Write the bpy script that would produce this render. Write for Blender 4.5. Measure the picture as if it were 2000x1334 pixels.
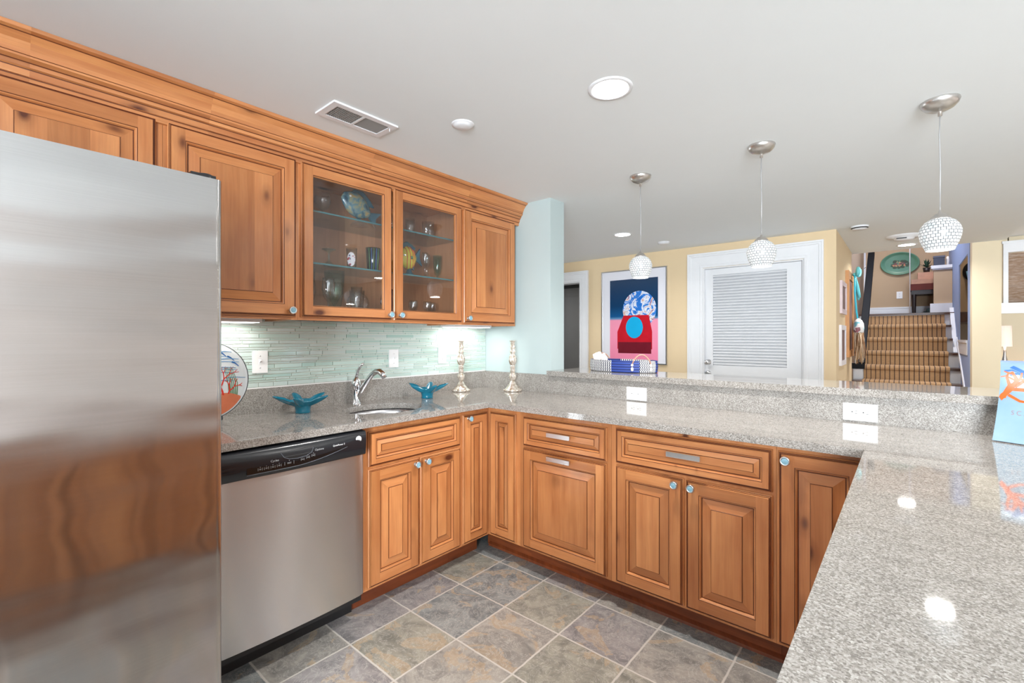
import bpy, bmesh, math, random
from mathutils import Vector
random.seed(7)
for o in list(bpy.data.objects): bpy.data.objects.remove(o, do_unlink=True)
S = bpy.context.scene
COL = S.collection
PI = math.pi

# ---------------------------------------------------------------- camera, world, exposure
CAM_H = 1.2927; YAW = 40.5285; FPX = 901.79
cd = bpy.data.cameras.new('camera'); cam = bpy.data.objects.new('camera', cd); COL.objects.link(cam)
cd.sensor_fit = 'HORIZONTAL'; cd.sensor_width = 36.0; cd.lens = 36.0*FPX/2000.0
cd.shift_y = -(667-659.29)/2000.0; cd.clip_start = .02
cam.location = (0, 0, CAM_H); cam.rotation_euler = (PI/2, 0, math.radians(YAW))
S.camera = cam
w = bpy.data.worlds.new('daylight'); S.world = w; w.use_nodes = True
w.node_tree.nodes['Background'].inputs[0].default_value = (.86, .93, 1, 1)
w.node_tree.nodes['Background'].inputs[1].default_value = 1.0
S.view_settings.view_transform = 'Standard'; S.view_settings.look = 'None'
S.cycles.transparent_max_bounces = 32
S.view_settings.gamma = 1; S.view_settings.use_curve_mapping = False
S.view_settings.exposure = 0.36

def area(name, loc, size, energy, color=(1, .98, .96), rot=(0, 0, 0), shape='DISK', sy=None, spread=PI):
    l = bpy.data.lights.new(name, 'AREA'); l.shape = shape; l.size = size
    if sy: l.size_y = sy
    l.energy = energy; l.color = color; l.spread = spread
    o = bpy.data.objects.new(name, l); COL.objects.link(o); o.location = loc; o.rotation_euler = rot
    return o
# unseen fill panel added behind the camera, outside the wall opening
area('fill_back', (2.0, -3.5, 1.25), 2.2, 560, (.84, .93, 1), (PI/2, 0, 0), 'RECTANGLE', 2.0)
area('fill_west', (-5.5, 3.6, 1.5), 1.2, 16, (.88, .94, 1), (0, -PI/2, 0), 'RECTANGLE', 1.6)  # unseen fill added to brighten the far room
# unseen blue light added, assumed from the blue cast on the stair wall
area('assumed_blue_stair_light', (-.3, 8.0, 3.5), .8, 16, (.35, .58, 1), (0, -.55, 0), 'RECTANGLE', 1.2)

# ---------------------------------------------------------------- materials
def mat(name):
    m = bpy.data.materials.new(name); m.use_nodes = True
    return m, m.node_tree, m.node_tree.nodes['Principled BSDF']
def node(nt, t, **kw):
    n = nt.nodes.new(t)
    for k, v in kw.items():
        if k.startswith('i_'): n.inputs[k[2:].replace('_', ' ')].default_value = v
        elif k[0] == 'n' and k[1:].isdigit(): n.inputs[int(k[1:])].default_value = v
        else: setattr(n, k, v)
    return n
def L(nt, a, b): nt.links.new(a, b)
def math_(nt, op, a, b=None, c=None):
    n = nt.nodes.new('ShaderNodeMath'); n.operation = op
    for i, x in enumerate((a, b, c)):
        if x is None: continue
        if isinstance(x, (int, float)): n.inputs[i].default_value = x
        else: L(nt, x, n.inputs[i])
    return n.outputs[0]
def mix(nt, fac, a, b, mode='MIX'):
    n = nt.nodes.new('ShaderNodeMix'); n.data_type = 'RGBA'; n.blend_type = mode
    for idx, x in ((0, fac), (6, a), (7, b)):
        if isinstance(x, (int, float)): n.inputs[idx].default_value = x
        elif isinstance(x, tuple): n.inputs[idx].default_value = x if len(x) == 4 else x+(1,)
        else: L(nt, x, n.inputs[idx])
    return n.outputs[2]
def ramp(nt, fac, stops, interp='LINEAR'):
    n = nt.nodes.new('ShaderNodeValToRGB'); e = n.color_ramp.elements; n.color_ramp.interpolation = interp
    while len(e) > 1: e.remove(e[-1])
    for i, (p, c) in enumerate(stops):
        x = e[0] if i == 0 else e.new(p)
        x.position = p; x.color = c+(1,) if len(c) == 3 else c
    L(nt, fac, n.inputs[0]); return n.outputs[0]
def noise(nt, vec, scale, detail=3, rough=.5, dist=0):
    n = nt.nodes.new('ShaderNodeTexNoise'); n.inputs['Scale'].default_value = scale
    n.inputs['Detail'].default_value = detail; n.inputs['Roughness'].default_value = rough; n.inputs['Distortion'].default_value = dist
    if vec is not None: L(nt, vec, n.inputs['Vector'])
    return n
def mapping(nt, vec, scale=(1, 1, 1), loc=(0, 0, 0), rot=(0, 0, 0)):
    n = nt.nodes.new('ShaderNodeMapping'); L(nt, vec, n.inputs[0])
    n.inputs['Scale'].default_value = scale; n.inputs['Location'].default_value = loc; n.inputs['Rotation'].default_value = rot
    return n.outputs[0]
def bump(nt, bs, h, strength=.3, dist=.002):
    n = nt.nodes.new('ShaderNodeBump'); n.inputs['Strength'].default_value = strength; n.inputs['Distance'].default_value = dist
    L(nt, h, n.inputs['Height']); L(nt, n.outputs[0], bs.inputs['Normal'])
def srgb(r, g, b):
    return tuple(((c/255)/12.92 if c/255 <= .04045 else ((c/255+.055)/1.055)**2.4) for c in (r, g, b))
def plain(name, rgb, rough=.5, metal=0, emis=None, es=0, ior=None, trans=0, coat=0, alpha=None, vary=.04):
    m, nt, b = mat(name)
    b.inputs['Roughness'].default_value = rough; b.inputs['Metallic'].default_value = metal
    b.inputs['Base Color'].default_value = rgb+(1,)
    if vary and not trans:
        tc = node(nt, 'ShaderNodeTexCoord')
        n = noise(nt, tc.outputs['Object'], 9, 3)
        c = mix(nt, n.outputs[0], tuple(x*(1-vary) for x in rgb), tuple(min(1, x*(1+vary)) for x in rgb))
        L(nt, c, b.inputs['Base Color'])
    if emis: b.inputs['Emission Color'].default_value = emis+(1,); b.inputs['Emission Strength'].default_value = es
    if ior: b.inputs['IOR'].default_value = ior
    if trans: b.inputs['Transmission Weight'].default_value = trans
    if coat: b.inputs['Coat Weight'].default_value = coat; b.inputs['Coat Roughness'].default_value = .08
    return m

def make_wood(name, light, dark, glaze, rough=.33, knots=1.0):
    m, nt, b = mat(name)
    uv = node(nt, 'ShaderNodeUVMap', uv_map='UVMap')
    sp = node(nt, 'ShaderNodeSeparateXYZ'); L(nt, uv.outputs[0], sp.inputs[0])
    k = math_(nt, 'FLOOR', sp.outputs[0])
    fu = math_(nt, 'FRACT', sp.outputs[0])
    wn = node(nt, 'ShaderNodeTexWhiteNoise', noise_dimensions='1D'); L(nt, k, wn.inputs['W'])
    off = math_(nt, 'MULTIPLY', wn.outputs[0], 40.0)
    cx = node(nt, 'ShaderNodeCombineXYZ'); L(nt, fu, cx.inputs[0]); L(nt, sp.outputs[1], cx.inputs[1]); L(nt, off, cx.inputs[2])
    # warp of the grain
    nz = noise(nt, mapping(nt, cx.outputs[0], (6, 1.6, 1)), 1.0, 2)
    warp = math_(nt, 'MULTIPLY', math_(nt, 'SUBTRACT', nz.outputs[0], .5), .05)
    u2 = math_(nt, 'ADD', fu, warp)
    c2 = node(nt, 'ShaderNodeCombineXYZ'); L(nt, u2, c2.inputs[0]); L(nt, sp.outputs[1], c2.inputs[1]); L(nt, off, c2.inputs[2])
    c3 = node(nt, 'ShaderNodeCombineXYZ'); L(nt, math_(nt, 'ADD', u2, math_(nt, 'MULTIPLY', off, .37)), c3.inputs[0]); L(nt, math_(nt, 'ADD', sp.outputs[1], off), c3.inputs[1])
    g1 = noise(nt, mapping(nt, c2.outputs[0], (34, 1.4, 1)), 1.0, 4, .6)
    g2 = noise(nt, mapping(nt, c2.outputs[0], (220, 6, 1)), 1.0, 2, .5)
    g3 = noise(nt, mapping(nt, cx.outputs[0], (9, 3, 1)), 1.0, 3, .6)
    f = math_(nt, 'ADD', math_(nt, 'MULTIPLY', g1.outputs[0], .5), math_(nt, 'MULTIPLY', g3.outputs[0], .5))
    col = ramp(nt, f, [(.34, dark), (.5, tuple((a+c)/2 for a, c in zip(light, dark))), (.63, light)])
    col = mix(nt, .10, col, ramp(nt, g2.outputs[0], [(.35, (.25, .25, .25)), (.6, (1, 1, 1))]), 'MULTIPLY')
    # board to board tone
    tone = ramp(nt, wn.outputs[0], [(0, (.68, .62, .56)), (.4, (.86, .82, .79)), (1, (1.0, 1.0, 1.0))])
    col = mix(nt, .9, col, tone, 'MULTIPLY')
    # knots
    vo = node(nt, 'ShaderNodeTexVoronoi', voronoi_dimensions='3D', feature='F1'); vo.inputs['Scale'].default_value = 1.0
    L(nt, mapping(nt, c3.outputs[0], (7.5, 4.0, 0)), vo.inputs['Vector'])
    sc = node(nt, 'ShaderNodeSeparateColor'); L(nt, vo.outputs['Color'], sc.inputs[0])
    sel = math_(nt, 'GREATER_THAN', sc.outputs[0], 1-.5*knots)
    kd = ramp(nt, math_(nt, 'ADD', vo.outputs['Distance'], math_(nt, 'MULTIPLY', math_(nt, 'SUBTRACT', g1.outputs[0], .5), .05)),
              [(.07, (1, 1, 1)), (.095, (.75, .75, .75)), (.15, (.26, .26, .26)), (.27, (0, 0, 0))])
    kf = math_(nt, 'MULTIPLY', kd, sel)
    col = mix(nt, kf, col, glaze)
    L(nt, col, b.inputs['Base Color'])
    b.inputs['Roughness'].default_value = rough
    b.inputs['Coat Weight'].default_value = .25; b.inputs['Coat Roughness'].default_value = .18
    bump(nt, b, g2.outputs[0], .08, .0006)
    return m
WOOD = make_wood('knotty_alder', srgb(212, 146, 92), srgb(184, 115, 67), srgb(84, 38, 18))
GLAZE = plain('glaze_line', srgb(92, 42, 18), .4)
WOODIN = make_wood('alder_interior', srgb(205, 150, 110), srgb(180, 125, 88), srgb(120, 70, 45), .5, .3)
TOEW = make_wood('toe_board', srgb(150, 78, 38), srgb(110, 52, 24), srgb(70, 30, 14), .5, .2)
DKWOOD = make_wood('dark_tread_wood', srgb(96, 60, 42), srgb(66, 40, 28), srgb(40, 24, 16), .35, 0)

def make_granite():
    m, nt, b = mat('granite'); tc = node(nt, 'ShaderNodeTexCoord'); o = tc.outputs['Object']
    n1 = noise(nt, o, 300, 4, .75)
    n2 = noise(nt, mapping(nt, o, (8, 26, 8), rot=(0, 0, .25)), 1, 5, .7, .6)
    vo = node(nt, 'ShaderNodeTexVoronoi'); vo.inputs['Scale'].default_value = 330; L(nt, o, vo.inputs['Vector'])
    s = node(nt, 'ShaderNodeSeparateColor'); L(nt, vo.outputs['Color'], s.inputs[0])
    f = math_(nt, 'ADD', math_(nt, 'MULTIPLY', n1.outputs[0], .7), math_(nt, 'MULTIPLY', s.outputs[0], .3))
    col = ramp(nt, f, [(.25, srgb(90, 85, 80)), (.42, srgb(134, 128, 122)), (.56, srgb(160, 155, 149)), (.75, srgb(192, 188, 183))])
    pat = ramp(nt, n2.outputs[0], [(.3, (.78, .78, .78)), (.45, (.93, .93, .93)), (.62, (1.05, 1.05, 1.05))])
    col = mix(nt, .85, col, pat, 'MULTIPLY')
    L(nt, col, b.inputs['Base Color']); b.inputs['Roughness'].default_value = .045
    b.inputs['Specular IOR Level'].default_value = .75
    return m
GRANITE = make_granite()
HONED = make_granite(); HONED.name = 'granite_honed'; HONED.node_tree.nodes['Principled BSDF'].inputs['Roughness'].default_value = .38; HONED.node_tree.nodes['Principled BSDF'].inputs['Specular IOR Level'].default_value = .4

def make_slate():
    m, nt, b = mat('slate_tile'); tc = node(nt, 'ShaderNodeTexCoord'); o = tc.outputs['Object']
    sp = node(nt, 'ShaderNodeSeparateXYZ'); L(nt, o, sp.inputs[0])
    nw = noise(nt, o, 22, 3)
    wob = math_(nt, 'MULTIPLY', math_(nt, 'SUBTRACT', nw.outputs[0], .5), .006)
    P = .3142
    ux = math_(nt, 'DIVIDE', math_(nt, 'ADD', math_(nt, 'ADD', sp.outputs[0], 1.781+P*30), wob), P)
    uy = math_(nt, 'DIVIDE', math_(nt, 'ADD', math_(nt, 'ADD', sp.outputs[1], -1.976+P*40), wob), P)
    kx, ky = math_(nt, 'FLOOR', ux), math_(nt, 'FLOOR', uy)
    fx, fy = math_(nt, 'FRACT', ux), math_(nt, 'FRACT', uy)
    def edge(f): return math_(nt, 'MINIMUM', f, math_(nt, 'SUBTRACT', 1.0, f))
    d = math_(nt, 'MINIMUM', edge(fx), edge(fy))
    grout = ramp(nt, d, [(.010, (1, 1, 1)), (.016, (0, 0, 0))])
    cv = node(nt, 'ShaderNodeCombineXYZ'); L(nt, kx, cv.inputs[0]); L(nt, ky, cv.inputs[1])
    wn = node(nt, 'ShaderNodeTexWhiteNoise', noise_dimensions='2D'); L(nt, cv.outputs[0], wn.inputs['Vector'])
    sc = node(nt, 'ShaderNodeSeparateColor'); L(nt, wn.outputs[1], sc.inputs[0])
    off = node(nt, 'ShaderNodeVectorMath', operation='MULTIPLY_ADD'); L(nt, wn.outputs[1], off.inputs[0]); off.inputs[1].default_value = (50, 50, 50); L(nt, o, off.inputs[2])
    p = off.outputs[0]
    n1 = noise(nt, p, 7, 7, .65, 1.4); n2 = noise(nt, p, 3.2, 6, .6, 2.2); n3 = noise(nt, p, 40, 4, .7)
    base = ramp(nt, sc.outputs[0], [(0, srgb(126, 130, 130)), (.3, srgb(144, 140, 134)), (.55, srgb(136, 132, 132)), (.75, srgb(138, 136, 126)), (1, srgb(126, 132, 134))], 'CONSTANT')
    v = ramp(nt, n1.outputs[0], [(.33, (.62, .63, .64)), (.47, (.92, .92, .92)), (.54, (1.15, 1.13, 1.1)), (.7, (1.35, 1.34, 1.32))])
    col = mix(nt, 1.0, base, v, 'MULTIPLY')
    rust = ramp(nt, n2.outputs[0], [(.56, (0, 0, 0)), (.58, (.85, .85, .85)), (.66, (.5, .5, .5)), (.70, (0, 0, 0))])
    col = mix(nt, math_(nt, 'MULTIPLY', rust, .75), col, srgb(176, 152, 122))
    pale = ramp(nt, noise(nt, p, 12, 6, .7, 2.5).outputs[0], [(.475, (0, 0, 0)), (.5, (.85, .85, .85)), (.515, (0, 0, 0))])
    col = mix(nt, pale, col, srgb(185, 180, 172))
    col = mix(nt, .25, col, ramp(nt, n3.outputs[0], [(.3, (.6, .6, .6)), (.7, (1.2, 1.2, 1.2))]), 'MULTIPLY')
    col = mix(nt, grout, col, srgb(190, 184, 176))
    L(nt, col, b.inputs['Base Color']); b.inputs['Roughness'].default_value = .42
    h = math_(nt, 'ADD', math_(nt, 'MULTIPLY', n1.outputs[0], 1.0), math_(nt, 'MULTIPLY', math_(nt, 'SUBTRACT', 1.0, grout), .5))
    bump(nt, b, h, .35, .004)
    return m
SLATE = make_slate()

def make_steel(name, rot, rough, streak, wav, wscale=(.6, 1.2, 3.2), col=(.60, .59, .585), aniso=.85):
    m, nt, b = mat(name)
    tg = node(nt, 'ShaderNodeTangent', direction_type='UV_MAP', uv_map='UVMap'); L(nt, tg.outputs[0], b.inputs['Tangent'])
    b.inputs['Metallic'].default_value = 1; b.inputs['Roughness'].default_value = rough
    b.inputs['Anisotropic'].default_value = aniso; b.inputs['Anisotropic Rotation'].default_value = rot
    tc = node(nt, 'ShaderNodeTexCoord'); o = tc.outputs['Object']
    s = noise(nt, mapping(nt, o, streak), 1, 2)
    c = mix(nt, s.outputs[0], tuple(x*.93 for x in col), tuple(x*1.06 for x in col)); L(nt, c, b.inputs['Base Color'])
    wv = noise(nt, mapping(nt, o, wscale), 1, 2, .45)
    bump(nt, b, wv.outputs[0], 1.0, wav)
    return m
STEEL_F = make_steel('brushed_steel_fridge', .25, .13, (3, 3, 400), .022, (1, 1.1, 3.4), col=(.54, .535, .535), aniso=.95)
STEEL_D = make_steel('brushed_steel_dishwasher', .25, .27, (3, 3, 500), .010, (1, 2.6, .8), aniso=.95)
NICKEL = make_steel('brushed_nickel', 0, .28, (80, 80, 3), .0, col=(.62, .6, .58), aniso=.5)
CHROME = plain('chrome', (.78, .78, .8), .06, 1, vary=0)
SINKST = plain('sink_steel', (.62, .62, .64), .22, 1, vary=0)
BLACK = plain('black_plastic', (.012, .013, .016), .22)
BLACKM = plain('black_matte', (.010, .010, .011), .5)
LENS = plain('panel_lens', (.006, .006, .006), .12)
GREYTX = plain('grey_print', (.42, .42, .42), .5, vary=0)
WHITE = plain('white_trim_paint', srgb(226, 227, 230), .35)
PLATEW = plain('white_plate_plastic', srgb(240, 240, 240), .3)
SLOT = plain('slot_dark', (.03, .03, .03), .5, vary=0)
CEIL = plain('ceiling_paint', srgb(228, 231, 232), .9, vary=.01)
TEAL = plain('teal_grey_paint', srgb(178, 192, 192), .75, vary=.015)
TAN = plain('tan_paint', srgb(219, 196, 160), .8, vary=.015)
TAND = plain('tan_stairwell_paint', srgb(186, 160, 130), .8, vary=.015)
BLUELIT = plain('blue_lit_stair_wall', srgb(150, 172, 216), .6, vary=.01)  # blue daylight on the stair wall is partly put into this colour
CREAM = plain('cream_paint', srgb(222, 208, 180), .75, vary=.015)
GREYROOM = plain('grey_room_paint', srgb(110, 110, 110), .8, vary=.02)
GLASS_KNOB = plain('blue_glass', srgb(128, 170, 186), .35)
SATIN = plain('satin_silver', (.66, .66, .67), .28, 1, vary=0)
GROUT = plain('tile_grout', srgb(226, 226, 216), .7)

def make_mosaic():
    m, nt, b = mat('glass_mosaic')
    at = node(nt, 'ShaderNodeUVMap', uv_map='UVMap')
    sp = node(nt, 'ShaderNodeSeparateXYZ'); L(nt, at.outputs[0], sp.inputs[0])
    wn = node(nt, 'ShaderNodeTexWhiteNoise', noise_dimensions='1D'); L(nt, math_(nt, 'FLOOR', sp.outputs[0]), wn.inputs['W'])
    c = ramp(nt, wn.outputs[0], [(0, srgb(170, 198, 190)), (.35, srgb(188, 208, 200)), (.6, srgb(198, 214, 210)), (.8, srgb(180, 197, 190)), (1, srgb(206, 220, 216))])
    L(nt, c, b.inputs['Base Color']); b.inputs['Roughness'].default_value = .12
    b.inputs['Coat Weight'].default_value = .5; b.inputs['Coat Roughness'].default_value = .04
    return m
MOSAIC = make_mosaic()

def glass(name, rgb=(1, 1, 1), rough=0, ior=1.45, thin=True, tint=.08):
    """clear glass: transparent with a fresnel reflection (thin pane)"""
    m = bpy.data.materials.new(name); m.use_nodes = True; nt = m.node_tree; nt.nodes.clear()
    out = node(nt, 'ShaderNodeOutputMaterial')
    tr = node(nt, 'ShaderNodeBsdfTransparent'); tr.inputs[0].default_value = rgb+(1,)
    gl = node(nt, 'ShaderNodeBsdfGlossy'); gl.inputs['Roughness'].default_value = rough
    fr = node(nt, 'ShaderNodeFresnel'); ge = node(nt, 'ShaderNodeNewGeometry')
    L(nt, math_(nt, 'SUBTRACT', ior, math_(nt, 'MULTIPLY', ge.outputs['Backfacing'], ior-1/ior)), fr.inputs[0])
    f = math_(nt, 'ADD', math_(nt, 'MULTIPLY', fr.outputs[0], 1.5), tint)
    mx = node(nt, 'ShaderNodeMixShader'); L(nt, f, mx.inputs[0]); L(nt, tr.outputs[0], mx.inputs[1]); L(nt, gl.outputs[0], mx.inputs[2])
    L(nt, mx.outputs[0], out.inputs[0]); return m
PANE = glass('door_glass', (.95, .96, .97), 0, 1.5, tint=.0)
CLEAR = glass('clear_glassware', (.96, .97, .97), 0, 1.5, tint=.05)
GREENG = glass('green_glassware', (.80, .92, .87), 0, 1.5, tint=.05)
SHELFG = glass('shelf_glass', (.86, .95, .95), 0, 1.5, tint=.02)
SHELFE = plain('shelf_edge', srgb(70, 120, 125), .15)

# ---------------------------------------------------------------- mesh builder
class MB:
    kid = 0
    def __init__(s): s.v = []; s.f = []; s.m = []; s.uv = []; s.sm = []
    def face(s, pts, m=0, uv=None, smooth=False):
        b = len(s.v); s.v += [tuple(p) for p in pts]; s.f.append(tuple(range(b, b+len(pts)))); s.m.append(m)
        s.uv.append(uv if uv else [(p[0]+p[1], p[2]) for p in pts]); s.sm.append(smooth)
    def mesh(s, verts, faces, m=0, smooth=False, uvf=None):
        b = len(s.v); s.v += [tuple(p) for p in verts]
        for f in faces:
            s.f.append(tuple(b+i for i in f)); s.m.append(m); s.sm.append(smooth)
            s.uv.append([uvf(i) if uvf else (verts[i][0]+verts[i][1], verts[i][2]) for i in f])
    def box(s, x0, x1, y0, y1, z0, z1, m=0, grain=None, F=None):
        MB.kid += 1; k = MB.kid; r = random.random()*5
        P = [(x0, y0, z0), (x1, y0, z0), (x1, y1, z0), (x0, y1, z0), (x0, y0, z1), (x1, y0, z1), (x1, y1, z1), (x0, y1, z1)]
        for f, ax in (((0, 3, 2, 1), 2), ((4, 5, 6, 7), 2), ((0, 1, 5, 4), 1), ((2, 3, 7, 6), 1), ((1, 2, 6, 5), 0), ((3, 0, 4, 7), 0)):
            pts = [P[i] for i in f]
            if grain is None:
                a, c = [(1, 2), (0, 2), (0, 1)][ax]; uv = [(p[a], p[c]) for p in pts]
            else:
                g = grain; o = [i for i in range(3) if i != ax and i != g]
                if ax == g: o = [(g+1) % 3]; gg = (g+2) % 3
                else: gg = g
                mn = min(p[o[0]] for p in pts)
                uv = [(k+.03+min(.93, (p[o[0]]-mn)), p[gg]+r) for p in pts]
            if F: pts = [F(*p) for p in pts]
            s.face(pts, m, uv)
    def lathe(s, c, prof, seg=24, m=0, smooth=True, sx=1, sy=1, F=None):
        n = len(prof); vs = []; fs = []; uvs = []
        for j in range(seg+1):
            a = 2*PI*j/seg
            for i, (r, z) in enumerate(prof):
                p = (c[0]+r*math.cos(a)*sx, c[1]+r*math.sin(a)*sy, c[2]+z)
                vs.append(F(*p) if F else p); uvs.append((j/seg, i/(n-1)))
        for j in range(seg):
            for i in range(n-1): fs.append((j*n+i, (j+1)*n+i, (j+1)*n+i+1, j*n+i+1))
        s.mesh(vs, fs, m, smooth, lambda i: uvs[i])
    def tube(s, pts, r, seg=8, m=0, smooth=True, caps=True):
        pts = [Vector(p) for p in pts]; n = len(pts)
        rs = r if isinstance(r, (list, tuple)) else [r]*n
        vs = []; fs = []; up = None
        for i, p in enumerate(pts):
            d = (pts[min(i+1, n-1)]-pts[max(i-1, 0)]).normalized()
            if up is None: up = Vector((0, 0, 1)) if abs(d.z) < .9 else Vector((1, 0, 0))
            x = d.cross(up).normalized(); y = x.cross(d).normalized(); up = y
            for j in range(seg):
                a = 2*PI*j/seg; vs.append(tuple(p+(x*math.cos(a)+y*math.sin(a))*rs[i]))
        for i in range(n-1):
            for j in range(seg):
                k = (j+1) % seg; fs.append((i*seg+j, i*seg+k, (i+1)*seg+k, (i+1)*seg+j))
        if caps: fs.append(tuple(range(seg))[::-1]); fs.append(tuple((n-1)*seg+j for j in range(seg)))
        s.mesh(vs, fs, m, smooth)
    def sphere(s, c, r, m=0, seg=14, rz=None, sx=1, sy=1):
        rz = rz or r
        s.lathe(c, [(max(1e-5, r*math.sin(PI*i/9)), -rz*math.cos(PI*i/9)) for i in range(10)], seg, m, True, sx, sy)
    def prism(s, poly, F, n0, n1, m=0):
        """polygon in (a,b) extruded n0..n1 through frame F(a,b,n)"""
        A = [F(a, b, n0) for a, b in poly]; B = [F(a, b, n1) for a, b in poly]; k = len(poly)
        s.mesh(A+B, [tuple(range(k))[::-1], tuple(range(k, 2*k))]+[(i, (i+1) % k, k+(i+1) % k, k+i) for i in range(k)], m)
    def build(s, name, mats, parent=None, origin=None, bevel=0):
        me = bpy.data.meshes.new(name)
        if origin is None: origin = ROOT_LOC.get(parent.name if parent else None, (0, 0, 0))
        ox, oy, oz = origin
        me.from_pydata([(x-ox, y-oy, z-oz) for x, y, z in s.v], [], s.f)
        ul = me.uv_layers.new(name='UVMap'); li = 0
        for p, uv in zip(me.polygons, s.uv):
            for q in uv: ul.data[li].uv = q; li += 1
        for p, mi, sm in zip(me.polygons, s.m, s.sm): p.material_index = mi; p.use_smooth = sm
        for mm in (mats if isinstance(mats, (list, tuple)) else [mats]): me.materials.append(mm)
        bm = bmesh.new(); bm.from_mesh(me); (bmesh.ops.remove_doubles(bm, verts=bm.verts, dist=1e-6) if all(s.sm) else None)
        bmesh.ops.recalc_face_normals(bm, faces=bm.faces); bm.to_mesh(me); bm.free()
        o = bpy.data.objects.new(name, me); COL.objects.link(o)
        if parent: o.parent = parent; ROOT_LOC[o.name] = origin
        else: o.location = origin
        if bevel:
            bv = o.modifiers.new('bevel', 'BEVEL'); bv.width = bevel; bv.segments = 2; bv.limit_method = 'ANGLE'
        return o
ROOT_LOC = {}
def thing(name, label, cat, loc=(0, 0, 0), group=None):
    o = bpy.data.objects.new(name, None); COL.objects.link(o); o.location = loc; o.empty_display_size = .05
    o['label'] = label; o['category'] = cat
    if group: o['group'] = group
    ROOT_LOC[o.name] = loc
    return o
def tag(o, label, cat, group=None):
    o['label'] = label; o['category'] = cat
    if group: o['group'] = group
    return o
def struct(o): o['kind'] = 'structure'; return o
def sbox(name, m, *boxes, bevel=0):
    b = MB()
    for q in boxes: b.box(*q)
    return struct(b.build(name, m, bevel=bevel))
def copy_tree(o, parent=None):
    c = o.copy(); COL.objects.link(c)
    if parent: c.parent = parent
    for ch in [x for x in bpy.data.objects if x.parent == o]: copy_tree(ch, c)
    return c
def text(body, size, F, m, name, parent, a=0, b=0, n=0, extr=.0002):
    """flat lettering laid on a face through frame F(a,b,n)"""
    cu = bpy.data.curves.new(name, 'FONT'); cu.body = body; cu.size = size; cu.extrude = 0; cu.align_x = 'CENTER'; cu.align_y = 'CENTER'
    t = bpy.data.objects.new('t', cu); COL.objects.link(t)
    bpy.context.view_layer.update()
    me = bpy.data.meshes.new_from_object(t.evaluated_get(bpy.context.evaluated_depsgraph_get()))
    bpy.data.objects.remove(t, do_unlink=True)
    mb = MB(); vs = [F(a+v.co.x, b+v.co.y, n) for v in me.vertices]
    mb.mesh(vs, [tuple(p.vertices) for p in me.polygons])
    return mb.build(name, m, parent)

# frames: (a, b=z, n=outward)
XW = -2.491; XF = -1.901; YF = 2.009; XU = -2.161
def FL(a, z, n): return (XF+n, a, z)             # left base run, faces +x
def FP(a, z, n): return (a, YF-n, z)             # peninsula run, faces -y
def FU(a, z, n): return (XU+n, a, z)             # wall cabinets, face +x
def FR(a, z, n): return (-.059-n, a, z)          # right run, faces -x
def FT(a, z, n): return (a, 4.985-n, z)          # far wall, faces -y

# ---------------------------------------------------------------- setting
CH = 2.258
sbox('floor', SLATE, (-5.2, 3.4, -3.3, 7.4, -.1, 0))
b = MB(); b.box(-5.2, .745, -3.3, 6.62, CH, CH+.25); b.box(.745, 3.4, -3.3, 4.5, CH, CH+.25); b.box(.745, 3.4, 4.5, 7.4, CH+.11, CH+.25)
struct(b.build('ceiling', CEIL))
sbox('wall_left', TEAL, (XW-.15, XW, -3.3, 2.755, 0, CH))
sbox('wall_partition', TEAL, (XW, -1.8665, 2.592, 2.755, 0, CH))
sbox('wall_west', TAN, (-5.2, -5.05, -3.3, 2.8, 0, CH), (-5.2, -5.05, 4.4, 5.0, 0, CH), (-5.2, -5.05, 2.8, 4.4, 0, .9), (-5.2, -5.05, 2.8, 4.4, 2.1, CH))  # unseen opening added so the west fill can enter
WARMG = plain('warm_grey_paint', srgb(196, 186, 180), .8)
sbox('wall_back', WARMG, (-5.2, .85, -3.3, -3.15, 0, CH), (3.1, 3.25, -3.3, -3.15, 0, CH), (.85, 3.1, -3.3, -3.15, 2.15, CH))  # wide opening added so the fill behind can enter
sbox('wall_right', WARMG, (3.25, 3.4, -3.3, 7.4, 0, CH+.2))
sbox('added_window', WHITE, (.84, .90, -3.2, -3.12, 0, 2.18), (3.06, 3.12, -3.2, -3.12, 0, 2.18), (.90, 3.06, -3.2, -3.12, 2.12, 2.18), (1.95, 2.01, -3.2, -3.12, 0, 2.12))  # unseen glass-door frame, added around the opening for the fill
# far wall with two door openings
b = MB()
b.box(-5.2, -4.2, 5.0, 5.15, 0, CH); b.box(-3.141, -1.63, 5.0, 5.15, 0, CH); b.box(-.723, -.477, 5.0, 5.15, 0, CH)
b.box(-4.2, -3.141, 5.0, 5.15, 2.02, CH); b.box(-1.63, -.723, 5.0, 5.15, 2.02, CH)
struct(b.build('wall_far', TAN))
sbox('wall_corridor', TAN, (-.61, -.477, 5.15, 6.52, 0, CH))
def casing(name, x0, x1, ztop, wid=.13, y=5.0):
    prof = [(0, 0), (0, .030), (.016, .030), (.020, .024), (.034, .024), (.040, .018), (wid-.050, .014), (wid-.030, .014), (wid-.026, .019), (wid-.008, .017), (wid, .012), (wid, 0)]
    b = MB()
    def path(o): return [(x0-wid+o, 0), (x0-wid+o, ztop+wid-o), (x1+wid-o, ztop+wid-o), (x1+wid-o, 0)]
    for (o0, t0), (o1, t1) in zip(prof, prof[1:]):
        A, B = path(o0), path(o1)
        for k in range(3): b.face([(A[k][0], y-t0, A[k][1]), (A[k+1][0], y-t0, A[k+1][1]), (B[k+1][0], y-t1, B[k+1][1]), (B[k][0], y-t1, B[k][1])])
    b.box(x0, x0+.012, y+.001, y+.15, 0, ztop-.012); b.box(x1-.012, x1, y+.001, y+.15, 0, ztop-.012); b.box(x0, x1, y+.001, y+.15, ztop-.012, ztop)
    return struct(b.build(name, WHITE))
casing('trim_1', -1.63, -.723, 2.022, .155)
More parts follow.
